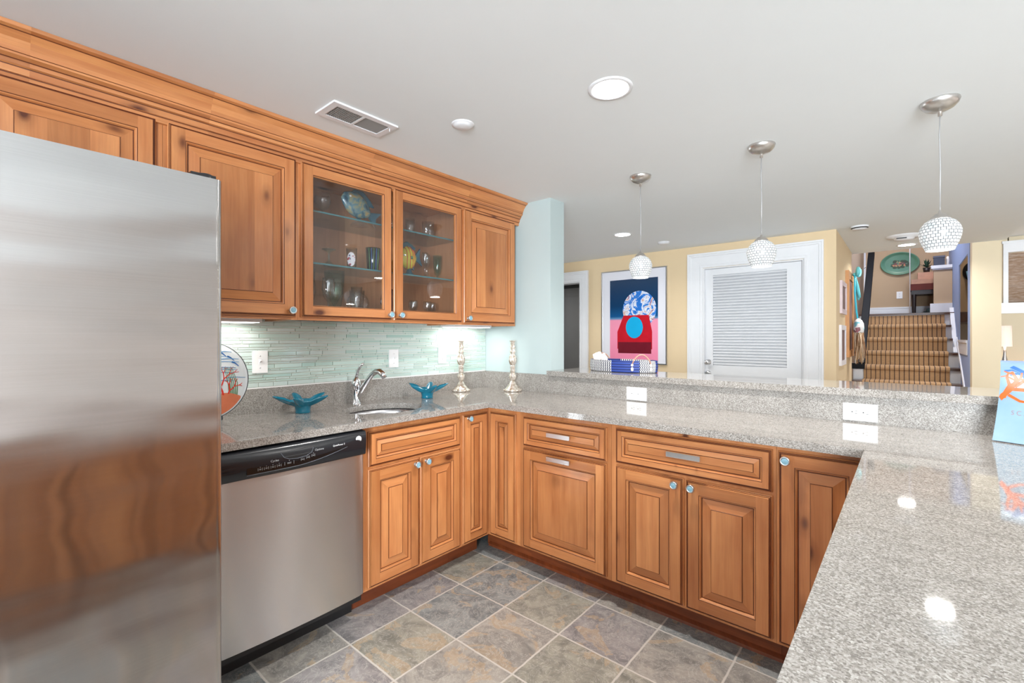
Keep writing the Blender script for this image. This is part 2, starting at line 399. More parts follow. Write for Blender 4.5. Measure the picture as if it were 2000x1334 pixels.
casing('trim_2', -4.2, -3.141, 2.002, .127)
# room behind the left doorway
sbox('wall_den', GREYROOM, (-5.2, -5.05, 5.15, 7.0, 0, CH), (-2.6, -2.5, 5.15, 7.0, 0, CH), (-5.2, -2.5, 6.9, 7.0, 0, CH), (-5.2, -2.5, 5.15, 7.0, CH, CH+.05))
b = MB(); g = [(-4.36, -4.16)]
b.box(-4.9, -4.16, 6.86, 6.9, 2.02, 2.16); b.box(-4.28, -4.16, 6.86, 6.9, 0, 2.02); b.box(-4.28, -4.26, 6.84, 6.9, 0, 2.06)
b.box(-4.9, -4.28, 6.875, 6.9, 0, 2.02)
DEND = plain('unlit_white_door', srgb(176, 176, 176), .5)  # white door standing unlit; its dimness is put into this grey
struct(b.build('door_2', DEND))

# louvred door
d1 = struct(bpy.data.objects.new('door_1', None)); COL.objects.link(d1); d1.location = (-1.176, 5.06, 0); ROOT_LOC['door_1'] = (-1.176, 5.06, 0)
b = MB(); y0, y1 = 5.04, 5.08
b.box(-1.618, -1.542, y0, y1, .01, 2.008); b.box(-.868, -.737, y0, y1, .01, 2.008)
b.box(-1.542, -.868, y0, y1, 1.945, 2.008); b.box(-1.542, -.868, y0, y1, .88, 1.005); b.box(-1.542, -.868, y0, y1, .01, .22)
b.box(-1.542, -.868, y0+.012, y1-.008, .22, .88)
b.build('door_panel', WHITE, d1)
b = MB(); z = 1.012
def FD(a, z, n): return (a, y0+.002+n, z)
while z < 1.94:
    vs = [(-1.542, y0+.004, z), (-.868, y0+.004, z), (-.868, y0+.030, z+.0235), (-1.542, y0+.030, z+.0235),
          (-1.542, y0+.004, z+.007), (-.868, y0+.004, z+.007), (-.868, y0+.030, z+.0295), (-1.542, y0+.030, z+.0295)]
    b.mesh(vs, [(0, 1, 2, 3), (4, 5, 6, 7), (0, 1, 5, 4), (2, 3, 7, 6)])
    z += .0295
b.box(-1.542, -.868, y1-.006, y1-.002, 1.005, 1.945)
b.build('louver_panel', WHITE, d1)
b = MB()
b.lathe((0, 0, 0), [(.001, .062), (.016, .061), (.026, .05), (.027, .04), (.018, .03), (.010, .026), (.010, .008), (.028, .006), (.030, 0)], 20, F=lambda x, y, z: (-1.588+x, y0-z, 1.035+y))
b.build('door_knob', SATIN, d1)
b = MB()
b.lathe((0, 0, 0), [(.001, .02), (.022, .018), (.026, .008), (.028, 0)], 20, F=lambda x, y, z: (-1.588+x, y0-z, .92+y)); b.box(-1.61, -1.57, y0-.035, y0-.018, .915, .925)
b.build('deadbolt', SATIN, d1)

# stairwell shell
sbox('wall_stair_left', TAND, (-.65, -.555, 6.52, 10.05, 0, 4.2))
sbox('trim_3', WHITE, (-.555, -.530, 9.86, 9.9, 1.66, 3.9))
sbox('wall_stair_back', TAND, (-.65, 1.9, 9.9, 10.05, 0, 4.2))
sbox('ceiling_stairwell', CEIL, (-.65, 1.9, 6.62, 10.05, 4.2, 4.3))
b = MB()   # right stair wall with its opening (y 7.0..8.05, z 1.25..2.2)
b.box(.5, .512, 6.8, 6.985, 0, 4.2); b.box(.5, .512, 8.08, 9.9, 0, 4.2); b.box(.5, .512, 6.985, 8.08, 0, 1.25); b.box(.5, .512, 6.985, 8.08, 2.2, 4.2)
struct(b.build('wall_stair_right', BLUELIT))
sbox('wall_header', BLUELIT, (-.65, 1.9, 6.62, 6.64, CH+.25, 4.2))
sbox('trim_4', WHITE, (.485, .499, 6.985, 8.08, 1.235, 1.265), (.492, .499, 6.985, 8.08, 1.10, 1.235))
sbox('wall_pier', CREAM, (.505, .712, 6.62, 6.8, 0, CH+.11))
sbox('wall_window', CREAM, (.6, .82, 7.2, 7.35, 0, 2.4), (.82, 3.4, 7.2, 7.35, 0, 1.66), (.83, 3.4, 7.2, 7.35, 2.2, 2.4), (1.7, 3.4, 7.2, 7.35, 1.66, 2.2))
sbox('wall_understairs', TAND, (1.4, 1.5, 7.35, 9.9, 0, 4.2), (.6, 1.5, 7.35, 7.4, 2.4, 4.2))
sbox('floor_landing', DKWOOD, (-.555, 1.9, 8.83, 9.9, 1.5, 1.645))
sbox('baseboard_landing', WHITE, (-.555, .3, 9.885, 9.9, 1.645, 1.785), (-.555, .3, 9.88, 9.9, 1.77, 1.795))
sbox('baseboard_far', WHITE, (-3.01, -1.79, 4.985, 5.0, 0, .14), (-.565, -.477, 4.985, 5.0, 0, .14))

# window with woven shade
w1 = struct(bpy.data.objects.new('window_1', None)); COL.objects.link(w1); w1.location = (1.26, 7.2, 1.9); ROOT_LOC['window_1'] = (1.26, 7.2, 1.9)
b = MB(); b.box(.785, .820, 7.165, 7.2, 1.66, 2.20); b.box(1.70, 1.735, 7.165, 7.2, 1.66, 2.20); b.box(.785, 1.735, 7.165, 7.2, 2.20, 2.295); b.box(.775, 1.745, 7.155, 7.2, 2.295, 2.32)
b.box(.82, .826, 7.2, 7.33, 1.66, 2.2); b.box(1.685, 1.70, 7.2, 7.33, 1.66, 2.2)
b.build('window_frame', WHITE, w1)
b = MB(); b.box(.74, 1.79, 7.12, 7.2, 1.625, 1.66); b.box(.76, 1.77, 7.15, 7.2, 1.55, 1.625); b.build('window_sill', WHITE, w1)
b = MB(); b.box(.845, 1.685, 7.30, 7.31, 1.66, 2.2); b.build('pane', PANE, w1)
m, nt, bs = mat('woven_bamboo'); tc = node(nt, 'ShaderNodeTexCoord')
n1 = noise(nt, mapping(nt, tc.outputs['Object'], (12, 1, 260)), 1, 3, .7); n2 = noise(nt, mapping(nt, tc.outputs['Object'], (3, 1, 25)), 1, 3)
c = mix(nt, n2.outputs[0], ramp(nt, n1.outputs[0], [(.35, srgb(96, 76, 62)), (.5, srgb(158, 140, 126)), (.62, srgb(215, 208, 204))]), srgb(150, 116, 86))
L(nt, c, bs.inputs['Base Color']); bs.inputs['Roughness'].default_value = .8
BAMBOO = m
b = MB(); b.box(.828, 1.68, 7.21, 7.218, 1.675, 2.12); b.box(.827, 1.683, 7.203, 7.222, 2.07, 2.195)
tag(b.build('woven_shade', BAMBOO), 'brown woven bamboo roman shade hanging in the far right window', 'window shade')

# ---------------------------------------------------------------- ceiling fittings
def can(x, y, e, label, r=.068):
    t = thing('recessed_light', label, 'ceiling light', (x, y, CH), 'recessed ceiling lights')
    b = MB(); b.lathe((x, y, CH), [(r, -.001), (r+.002, -.005), (r+.016, -.004), (r+.018, 0)], 32); b.build('trim_ring', WHITE, t)
    b = MB(); b.lathe((x, y, CH), [(.0005, -.002), (r, -.002)], 32); b.build('lens', LAMP, t)
    area('recessed_lamp', (x, y, CH-.008), r*1.8, e, (1, .98, .955), spread=2.6)
LAMP = plain('lit_lens', (1, 1, 1), .5, emis=(1, .98, .95), es=25, vary=0)
UCL = plain('under_cabinet_lens', (1, 1, 1), .5, emis=(1, .98, .94), es=4, vary=0)
can(-.874, 1.608, 16, 'large bright recessed light in the ceiling above the kitchen floor')
can(-2.023, 3.96, 7, 'recessed ceiling light above the room beyond the bar, left of the first pendant')
can(0.0, 6.32, 9, 'recessed ceiling light just in front of the stairs, behind the nearest pendant shade')
for (x, y, e) in ((-.874, -.9, 14), (1.3, 2.15, 16), (2.0, 2.9, 18), (1.5, -.9, 14), (2.2, 4.3, 30), (-3.9, 3.2, 16)):
    area('recessed_lamp', (x, y, CH-.008), .13, e, (1, .98, .955), spread=2.6)  # unseen ceiling lights added for even brightness; two follow mirrored streaks
    b = MB(); b.lathe((x, y, CH), [(.0005, -.002), (.068, -.002), (.070, -.005), (.086, 0)], 32)
    tag(b.build('recessed_light', LAMP), 'added ceiling light out of view, for even brightness and mirrored streaks', 'ceiling light', 'recessed ceiling lights')

# air vent
t = thing('air_vent', 'white rectangular air register in the ceiling beside the crown moulding', 'vent', (-1.84, 1.11, CH))
x0, x1, y0v, y1v = -1.925, -1.765, .955, 1.265
b = MB()
for q in ((x0, x1, y0v, y0v+.028), (x0, x1, y1v-.028, y1v), (x0, x0+.028, y0v+.028, y1v-.028), (x1-.028, x1, y0v+.028, y1v-.028), (x0+.028, x1-.028, 1.105, 1.115)): b.box(*q, CH-.008, CH)
b.build('frame', WHITE, t)
b = MB(); b.box(x0+.02, x1-.02, y0v+.02, y1v-.02, CH-.002, CH-.0005); b.build('backing', plain('vent_dark', (.05, .05, .05), .8), t)
b = MB(); yy = y0v+.03
VENTG = plain('vent_grey', srgb(150, 150, 148), .5)
while yy < 1.104:
    b.box(x0+.028, x1-.028, yy, yy+.0045, CH-.006, CH-.002); yy += .0088
xx = x0+.045
while xx < x1-.03: b.box(xx, xx+.0022, y0v+.028, 1.105, CH-.0055, CH-.002); xx += .02
b.build('grille', VENTG, t)
b = MB(); yy = 1.117
while yy < 1.236:
    b.mesh([(x0+.028, yy, CH-.0025), (x1-.028, yy, CH-.0025), (x1-.028, yy+.006, CH-.0055), (x0+.028, yy+.006, CH-.0055)], [(0, 1, 2, 3)]); yy += .0058
b.build('louvers', VENTG, t)
b = MB(); b.tube([(-1.80, 1.243, CH-.006), (-1.80, 1.243, CH-.022)], .002); b.build('lever', WHITE, t)
def cdisc(name, x, y, label, cat, prof, m=None):
    b = MB(); b.lathe((x, y, CH), prof, 28); return tag(b.build(name, m or WHITE, None, (x, y, CH)), label, cat) if False else tag(b.build(name, m or WHITE), label, cat)
cdisc('ceiling_cover', -1.528, 1.445, 'small round white domed cover on the ceiling right of the vent', 'ceiling cover', [(.0005, -.016), (.03, -.015), (.042, -.010), (.046, -.004), (.050, -.004), (.052, 0)])
cdisc('smoke_detector', -1.871, 4.548, 'tiny round white disc on the ceiling right of the far pendant', 'detector', [(.0005, -.02), (.05, -.018), (.058, 0)])
t = thing('smoke_detector', 'flat white detector with a dark slot on the ceiling near the corridor corner', 'detector', (-.311, 5.005, CH))
b = MB(); b.lathe((-.311, 5.005, CH), [(.0005, -.03), (.05, -.028), (.062, -.015), (.066, 0)], 28); b.build('body', WHITE, t)
b = MB(); b.lathe((-.311, 5.005, CH), [(.056, -.0225), (.0635, -.014)], 28); b.build('slot_ring', SLOT, t)
t = thing('smoke_detector', 'wide round white detector with dark slots on the ceiling before the stairs', 'detector', (-.02, 5.75, CH))
b = MB(); b.lathe((-.02, 5.75, CH), [(.0005, -.045), (.06, -.043), (.075, -.032), (.08, -.02), (.13, -.016), (.14, 0)], 32); b.build('body', WHITE, t)
b = MB(); b.box(-.075, .0, 5.672, 5.676, CH-.036, CH-.026); b.build('slot', SLOT, t)

# pendants
def make_shade_mat():
    m, nt, b = mat('mosaic_shade'); uv = node(nt, 'ShaderNodeUVMap', uv_map='UVMap')
    br = node(nt, 'ShaderNodeTexBrick'); L(nt, mapping(nt, uv.outputs[0], (26, 11, 1)), br.inputs['Vector'])
    br.inputs['Scale'].default_value = 1; br.inputs['Mortar Size'].default_value = .075; br.inputs['Brick Width'].default_value = 1.0; br.inputs['Row Height'].default_value = 1.0; br.offset = .5
    br.inputs['Color1'].default_value = (1, 1, 1, 1); br.inputs['Color2'].default_value = (.72, .78, .80, 1); br.inputs['Mortar'].default_value = (.10, .11, .12, 1)
    L(nt, mix(nt, 1.0, br.outputs['Color'], (.45, .45, .45), 'MULTIPLY'), b.inputs['Base Color']); L(nt, br.outputs['Color'], b.inputs['Emission Color'])
    b.inputs['Emission Strength'].default_value = .36; b.inputs['Roughness'].default_value = .25
    return m
SHADE = make_shade_mat()
BULB = plain('lit_bulb', (1, 1, 1), .5, emis=(1, .98, .95), es=9, vary=0)
def make_pendant(x, y, label):
    t = thing('pendant_lamp', label, 'pendant lamp', (x, y, CH), 'mosaic glass pendants over the bar')
    b = MB(); b.lathe((x, y, CH), [(.062, 0), (.063, -.004), (.058, -.018), (.046, -.031), (.028, -.040), (.009, -.044), (.007, -.046), (.007, -.062), (.0005, -.062)], 32); b.build('canopy', NICKEL, t)
    b = MB(); zt = 1.805
    b.tube([(x, y, CH-.06), (x-.002, y+.001, 2.12), (x+.001, y, 1.98), (x, y, zt)], .0022, 6); b.build('cord', plain('silver_cord', (.45, .45, .46), .4, .6, vary=0) if 'silver_cord' not in bpy.data.materials else bpy.data.materials['silver_cord'], t)
    b = MB(); b.lathe((x, y, 0), [(.004, 1.81), (.006, 1.80), (.017, 1.795), (.030, 1.782), (.0335, 1.776), (.0335, 1.773), (.004, 1.773)], 24); b.build('socket_cap', NICKEL, t)
    b = MB(); R = .067; pr = []
    for i in range(19):
        u = i/18; z = 1.780-.132*u
        r = [(.0, .024), (.05, .036), (.12, .049), (.25, .061), (.4, .067), (.52, .0665), (.7, .061), (.85, .053), (1, .045)]
        for (u0, r0), (u1, r1) in zip(r, r[1:]):
            if u0 <= u <= u1+1e-9: rr = r0+(r1-r0)*(u-u0)/(u1-u0); break
        pr.append((rr, z))
    b.lathe((x, y, 0), pr, 48); b.build('shade', SHADE, t)
    b = MB(); b.lathe((x, y, 0), [(.0005, 1.662), (.044, 1.653)], 24); b.build('diffuser', BULB, t)
    area('pendant_glow', (x, y, 1.640), .08, 1.8, (1, .97, .93))
    return t
make_pendant(-1.210, 2.598, 'smallest-looking mosaic pendant lamp, hanging left in front of the framed artwork')
make_pendant(-.555, 2.577, 'middle mosaic pendant lamp, hanging in front of the white louvred door')
make_pendant(.103, 2.566, 'nearest mosaic pendant lamp, hanging in front of the stairs at right')

# ---------------------------------------------------------------- cabinet doors
RING_OUT = [(0, 0, 0), (0, .009, 0), (.0035, .0125, 0), (.0040, .0115, 1), (.0062, .0115, 1), (.0075, .0165, 0), (.0085, .0155, 1), (.0105, .0155, 1), (.012, .020, 0)]
def ringfaces(mb, F, x0, x1, z0, z1, rings, n_fill=None, wood=0, glz=1):
    for (i0, n0, m0), (i1, n1, m1) in zip(rings, rings[1:]):
        for side in range(4):
            A = [(x0+i0, z0+i0), (x1-i0, z0+i0), (x1-i0, z1-i0), (x0+i0, z1-i0)]
            B = [(x0+i1, z0+i1), (x1-i1, z0+i1), (x1-i1, z1-i1), (x0+i1, z1-i1)]
            p = [A[side], A[(side+1) % 4], B[(side+1) % 4], B[side]]
            hor = side % 2 == 0; k = MB.kid
            mn = min((q[1] if hor else q[0]) for q in p)
            uv = [(k+.05+(q[1]-mn), q[0]) if hor else (k+.05+(q[0]-mn), q[1]) for q in p]
            mb.face([F(p[0][0], p[0][1], n0), F(p[1][0], p[1][1], n0), F(p[2][0], p[2][1], n1), F(p[3][0], p[3][1], n1)], glz if m1 == 1 else wood, uv)
def board(mb, F, a0, a1, z0, z1, n, vert=True):
    MB.kid += 1; k = MB.kid; r = random.random()*5
    pts = [(a0, z0), (a1, z0), (a1, z1), (a0, z1)]
    uv = [(k+.04+(p[0]-a0), p[1]+r) if vert else (k+.04+(p[1]-z0), p[0]+r) for p in pts]
    mb.face([F(p[0], p[1], n) for p in pts], 0, uv)
def add_knob(F, a, z, n, parent, blue=False):
    b = MB()
    def G(x, y, q): return F(a+x, z+y, n+q)
    b.lathe((0, 0, 0), [(.010, 0), (.010, .003), (.006, .005), (.006, .014), (.0145, .018), (.0172, .021), (.0172, .026), (.0155, .028), (.0128, .0275), (.0122, .0265)], 20, F=G)
    b.lathe((0, 0, 0), [(.0122, .0265), (.0095, .0275), (.0005, .0278)], 20, m=1, F=G)
    return b.build('knob', [SATIN, GLASS_KNOB], parent)
def add_pull(F, a0, a1, z, n, parent):
    b = MB()
    b.box(a0, a1, z-.010, z+.010, n+.022, n+.029, F=F)
    b.box(a0+.002, a1-.002, z-.011, z-.0085, n+.022, n+.031, F=F); b.box(a0+.002, a1-.002, z+.0085, z+.011, n+.022, n+.031, F=F)
    for q in (a0+.03, a1-.03):
        b.box(q-.004, q+.004, z-.004, z+.004, n, n+.022, F=F)
    return b.build('pull_handle', SATIN, parent, bevel=.001)
def make_door(F, a0, a1, z0, z1, parent, name='door', st=.056, glassy=False, plank=.09, drawer=False, knob=None, pull=None):
    fr = MB(); MB.kid += 1
    ringfaces(fr, F, a0, a1, z0, z1, RING_OUT)
    i = .012; e = st
    board(fr, F, a0+i, a0+e, z0+i, z1-i, .020); board(fr, F, a1-e, a1-i, z0+i, z1-i, .020)
    board(fr, F, a0+e, a1-e, z0+i, z0+e, .020, False); board(fr, F, a0+e, a1-e, z1-e, z1-i, .020, False)
    MB.kid += 1
    if glassy: ringfaces(fr, F, a0, a1, z0, z1, [(e, .020, 0), (e+.0025, .017, 1), (e+.005, .012, 0), (e+.006, .002, 0), (e+.006, 0, 0)])
    else: ringfaces(fr, F, a0, a1, z0, z1, [(e, .020, 0), (e+.0005, .0185, 1), (e+.0022, .0185, 1), (e+.006, .0165, 0), (e+.009, .010, 0), (e+.009, .004, 0)])
    o = fr.build(name, [WOOD, GLAZE], parent)
    if glassy:
        p = MB(); p.box(a0+e+.003, a1-e-.003, z0+e+.003, z1-e-.003, .006, .009, F=F); p.build('pane', PANE, o)
    else:
        p = MB(); c = e+.009; w_ = min(.040, (a1-a0-2*c)*.27) if not drawer else .022
        MB.kid += 1
        ringfaces(p, F, a0, a1, z0, z1, [(c, .008, 1), (c+.0035, .008, 1), (c+w_, .0155, 0), (c+w_+.0008, .0185, 1), (c+w_+.0022, .0185, 1)])
        q = c+w_+.0022; A0, A1 = a0+q, a1-q
        if drawer: board(p, F, A0, A1, z0+q, z1-q, .0185, False)
        else:
            n = max(1, round((A1-A0)/plank)); cuts = [A0+(A1-A0)*(j+(random.uniform(-.2, .2) if 0 < j < n else 0))/n for j in range(n+1)]
            for u, v in zip(cuts, cuts[1:]): board(p, F, u, v, z0+q, z1-q, .0185)
        p.build('raised_panel', [WOOD, GLAZE], o)
    if knob: add_knob(F, knob[0], knob[1], .020, o)
    if pull: add_pull(F, pull[0], pull[1], pull[2], .0185, o)
    return o

# --- base cabinets: left run
def base_unit(F, a0, a1, label, depth=.55, cat='cabinet', group='knotty wood base cabinets', toe=True):
    p = F((a0+a1)/2, 0, -.1)
    t = thing('base_cabinet', label, cat, p, group)
    b = MB()
    b.box(a0, a1, .118, .880, -.018, 0, grain=1, F=F)
    b.box(a0, a0+.016, .118, .880, -depth, -.018, grain=1, F=F); b.box(a1-.016, a1, .118, .880, -depth, -.018, grain=1, F=F)
    b.box(a0, a1, .118, .134, -depth, -.018, grain=0, F=F)
    b.build('cabinet_body', [WOOD, GLAZE], t)
    if toe:
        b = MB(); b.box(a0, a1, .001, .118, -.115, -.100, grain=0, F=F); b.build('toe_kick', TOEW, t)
    return t
t = base_unit(FL, 1.165, 1.782, 'wooden sink base cabinet with false drawer front and two doors, right of the dishwasher')
make_door(FL, 1.190, 1.766, .692, .856, t, 'drawer_front', .034, drawer=True)
make_door(FL, 1.190, 1.481, .131, .680, t, knob=(1.452, .655))
make_door(FL, 1.491, 1.766, .131, .680, t, knob=(1.520, .658))
t = base_unit(FL, 1.783, 2.009, 'narrow left leaf side of the corner cabinet, knob at its top left', depth=.5)
t['label'] = 'wooden corner base cabinet with a folding pair of narrow doors meeting in the inner corner'
make_door(FL, 1.788, 1.985, .131, .856, t, st=.050, plank=.2, knob=(1.822, .836))
make_door(FP, -1.878, -1.681, .131, .856, t, st=.050, plank=.2)
b = MB(); b.box(-1.901, -1.655, .118, .880, -.018, 0, grain=1, F=FP); b.build('cabinet_front', [WOOD, GLAZE], t)
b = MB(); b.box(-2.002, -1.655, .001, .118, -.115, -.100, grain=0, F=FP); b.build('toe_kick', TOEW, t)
# --- peninsula
t = base_unit(FP, -1.655, -1.084, 'wooden base cabinet with one drawer above a tall pull-out front, both with bar pulls', depth=.5)
make_door(FP, -1.626, -1.105, .692, .856, t, 'drawer', .034, drawer=True, pull=(-1.442, -1.298, .781))
make_door(FP, -1.626, -1.105, .131, .680, t, 'pull_out_door', pull=(-1.442, -1.298, .655))
t = base_unit(FP, -1.083, -.381, 'wide wooden base cabinet with one long drawer above two doors, in the peninsula', depth=.5)
make_door(FP, -1.056, -.392, .697, .862, t, 'drawer', .034, drawer=True, pull=(-.797, -.653, .787))
make_door(FP, -1.056, -.733, .131, .684, t, knob=(-.765, .655))
make_door(FP, -.723, -.392, .131, .684, t, knob=(-.694, .655))
t = base_unit(FP, -.380, -.060, 'single-door wooden base cabinet at the right end of the peninsula, partly behind the counter', depth=.5)
make_door(FP, -.372, -.098, .131, .862, t, st=.054, plank=.12, knob=(-.345, .832))
b = MB(); b.box(-2.0, -.25, 0, .018, .003, .012); b = MB()
for (x0_, x1_) in ((-1.98, -.06),):
    b.mesh([(x0_, 2.109, 0), (x1_, 2.109, 0), (x1_, 2.090, 0), (x0_, 2.090, 0), (x0_, 2.109, .022), (x1_, 2.109, .022), (x0_, 2.093, .012), (x1_, 2.093, .012)],
           [(0, 1, 2, 3), (0, 1, 5, 4), (4, 5, 7, 6), (6, 7, 2, 3)])
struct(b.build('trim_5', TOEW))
# --- right run, facing the refrigerator
for k, (y0_, y1_) in enumerate(((1.33, 1.98), (.68, 1.33), (.03, .68), (-.62, .03))):
    t = base_unit(FR, y0_, y1_, 'wooden base cabinet under the right-hand counter, seen mirrored in the refrigerator', depth=.5, group='base cabinets mirrored in the refrigerator')
    make_door(FR, y0_+.02, y1_-.02, .692, .856, t, 'drawer', .034, drawer=True)
    make_door(FR, y0_+.02, (y0_+y1_)/2-.005, .131, .680, t); make_door(FR, (y0_+y1_)/2+.005, y1_-.02, .131, .680, t)

# --- wall cabinets
def upper_unit(a0, a1, z0, z1, label, hollow=False, shelves=()):
    t = thing('wall_cabinet', label, 'cabinet', (XW+.16, (a0+a1)/2, z0), 'knotty wood wall cabinets'); D = XU-XW-.001; F = FU
    b = MB()
    b.box(a0, a0+.018, z0, z1, -D, -.019, grain=1, F=F); b.box(a1-.018, a1, z0, z1, -D, -.019, grain=1, F=F)
    b.box(a0, a1, z0+.010, z0+.026, -D, -.019, grain=0, F=F); b.box(a0, a1, z1-.018, z1, -D, -.019, grain=0, F=F)
    # face frame
    b.box(a0, a0+.030, z0, z1, -.019, 0, grain=1, F=F); b.box(a1-.030, a1, z0, z1, -.019, 0, grain=1, F=F)
    b.box(a0+.03, a1-.03, z0, z0+.03, -.019, 0, grain=0, F=F); b.box(a0+.03, a1-.03, z1-.03, z1, -.019, 0, grain=0, F=F)
    b.build('cabinet_body', [WOOD, GLAZE], t)
    if hollow:
        b = MB()
        n = 5
        for j in range(n): b.box(a0+.018+(a1-a0-.036)*j/n, a0+.018+(a1-a0-.036)*(j+1)/n, z0+.026, z1-.018, -D, -D+.008, grain=1, F=F)
        b.box(a0+.018, a0+.020, z0+.026, z1-.018, -D, -.019, grain=1, F=F); b.box(a1-.020, a1-.018, z0+.026, z1-.018, -D, -.019, grain=1, F=F)
        b.box(a0+.02, a1-.02, z0+.026, z0+.028, -D, -.019, grain=0, F=F)
        b.build('lining', WOODIN, t)
        for z in shelves:
            b = MB(); b.box(a0+.021, a1-.021, z-.008, z, -D+.01, -.0305, F=F); b.box(a0+.021, a1-.021, z-.008, z, -.0305, -.030, m=1, F=F)
            b.build('glass_shelf', [SHELFG, SHELFE], t)
    return t
ZU0, ZU1 = 1.375, 2.13
t = upper_unit(-.50, .473, 1.80, ZU1, 'wooden wall cabinet above the refrigerator with short raised-panel doors')
make_door(FU, -.020, .451, 1.815, 2.118, t); make_door(FU, -.480, -.030, 1.815, 2.118, t)
t = upper_unit(.474, .987, ZU0, ZU1, 'tall wooden wall cabinet with one solid door, between the refrigerator and the glass doors')
make_door(FU, .486, .976, 1.388, 2.118, t, knob=(.948, 1.417))
t = upper_unit(.988, 2.032, ZU0, ZU1, 'wooden wall cabinet with two glass doors showing glassware inside', True, (1.660, 1.914))
make_door(FU, .999, 1.500, 1.388, 2.118, t, glassy=True, st=.053, knob=(1.478, 1.417))
make_door(FU, 1.513, 2.022, 1.388, 2.118, t, glassy=True, st=.053, knob=(1.546, 1.417))
t = upper_unit(2.033, 2.560, ZU0, ZU1, 'wooden wall cabinet with one solid door, at the right end next to the teal wall')
make_door(FU, 2.044, 2.542, 1.388, 2.118, t, knob=(2.070, 1.417))
# crown moulding
b = MB(); prof = [(0, 2.105), (.010, 2.107), (.012, 2.126), (.013, 2.129), (.018, 2.130), (.022, 2.149), (.023, 2.152), (.030, 2.155), (.034, 2.166), (.036, 2.169), (.046, 2.178), (.048, 2.184), (.047, 2.187), (.052, 2.200), (.062, 2.220), (.078, 2.239), (.080, 2.2415), (.092, 2.246), (.096, 2.257), (0, 2.257)]
dark = {2, 5, 8, 11, 15}
segs = [-.9, .12, .62, 1.35, 2.05, 2.5915]
for y0_, y1_ in zip(segs, segs[1:]):
    for i, ((n0, z0_), (n1, z1_)) in enumerate(zip(prof, prof[1:])):
        if i % 1 == 0: MB.kid += 1
        k = MB.kid; l = math.hypot(n1-n0, z1_-z0_); r = y0_*3
        pts = [(XU+n0, y0_, z0_), (XU+n0, y1_, z0_), (XU+n1, y1_, z1_), (XU+n1, y0_, z1_)]
        b.face(pts, 1 if (i in dark and l < .008) else 0, [(k+.05, y0_+r), (k+.05, y1_+r), (k+.05+l, y1_+r), (k+.05+l, y0_+r)])
struct(b.build('trim_6', [WOOD, GLAZE]))
tag(bpy.data.objects['trim_6'], 'knotty wood crown moulding running along the ceiling above the wall cabinets', 'crown moulding')
# under-cabinet lights
for (y0_, y1_, lb) in ((.50, .885, 'lit white under-cabinet light beside the refrigerator'), (2.10, 2.46, 'lit white under-cabinet light above the candlesticks')):
    t = thing('under_cabinet_light', lb, 'light', (-2.36, (y0_+y1_)/2, 1.38))
    b = MB(); b.box(-2.44, -2.30, y0_, y1_, 1.364, 1.384); b.build('housing', WHITE, t, bevel=.003)
    b = MB(); b.box(-2.435, -2.305, y0_+.01, y1_-.01, 1.362, 1.364); b.build('diffuser', UCL, t)
    area('under_cabinet_lamp', (-2.37, (y0_+y1_)/2, 1.358), .12, 1.0, (1, .97, .92), (0, 0, 0), 'RECTANGLE', y1_-y0_)

# ---------------------------------------------------------------- countertop with sink hole
CT = .914
top = thing('countertop', 'continuous grey granite countertop wrapping three sides of the kitchen', 'countertop', (-1.2, 2.2, .884))
SX, SY, SA, SB = -2.135, 1.435, .178, .215
N = 40
circ = [(SX+SA*math.cos(2*PI*i/N), SY+SB*math.sin(2*PI*i/N)) for i in range(N)]
b = MB(); XL, YP, XR = -1.851, 1.959, -.109
# sink bay (rectangle y 1.15..1.75) stitched to the hole
bx0, bx1, by0, by1 = XW+.001, XL, 1.12, 1.75
def rim(i):
    a = 2*PI*i/N; c, s_ = math.cos(a), math.sin(a); cx, cy = SX, SY
    tx = ((bx1-cx)/c if c > 0 else (bx0-cx)/c) if abs(c) > 1e-6 else 1e9
    ty = ((by1-cy)/s_ if s_ > 0 else (by0-cy)/s_) if abs(s_) > 1e-6 else 1e9
    k = min(tx, ty); return (cx+c*k, cy+s_*k)
rm = [rim(i) for i in range(N)]
corners = [(bx1, by1), (bx0, by1), (bx0, by0), (bx1, by0)]
for z in (CT, CT-.03):
    for i in range(N):
        j = (i+1) % N; pts = [(*circ[i], z), (*rm[i], z)]
        for c in corners:
            def ang(p): return math.atan2(p[1]-SY, p[0]-SX) % (2*PI)
            a0, a1, ac = ang(rm[i]), ang(rm[j]), ang(c)
            if a1 < a0: a1 += 2*PI
            if a0 < ac < a1: pts.append((*c, z))
        pts += [(*rm[j], z), (*circ[j], z)]
        b.face(pts, 0)
for i in range(N):
    j = (i+1) % N; b.face([(*circ[i], CT), (*circ[j], CT), (*circ[j], CT-.03), (*circ[i], CT-.03)], 0)
b.face([(bx1, by0, CT), (bx1, by1, CT), (bx1, by1, CT-.03), (bx1, by0, CT-.03)])
def slab(x0, x1, y0, y1, faces='all'): b.box(x0, x1, y0, y1, CT-.03, CT)
slab(bx0, XL, .476, by0); slab(bx0, XL, by1, YP); slab(bx0, XR, YP, 2.5915); slab(XR, .56, -.62, 2.5915); slab(.56, 1.3, 1.9, 2.5915)
b.build('counter_slab', GRANITE, top)
b = MB(); b.box(XW+.001, XW+.021, .476, 2.572, CT, 1.036); tag(b.build('granite_backsplash', HONED, bevel=.0015), 'low granite upstand behind the sink and faucet, below the mosaic tiles', 'backsplash')
b = MB(); b.box(XW+.001, -1.868, 2.572, 2.5915, CT, 1.036); tag(b.build('granite_backsplash', HONED, bevel=.0015), 'short low granite upstand on the teal wall behind the right candlestick', 'backsplash')
b = MB(); b.box(-1.867, 1.3, 2.572, 2.6055, CT, 1.033); tag(b.build('granite_backsplash', HONED), 'long granite upstand with two sideways outlets, under the raised bar ledge', 'backsplash')
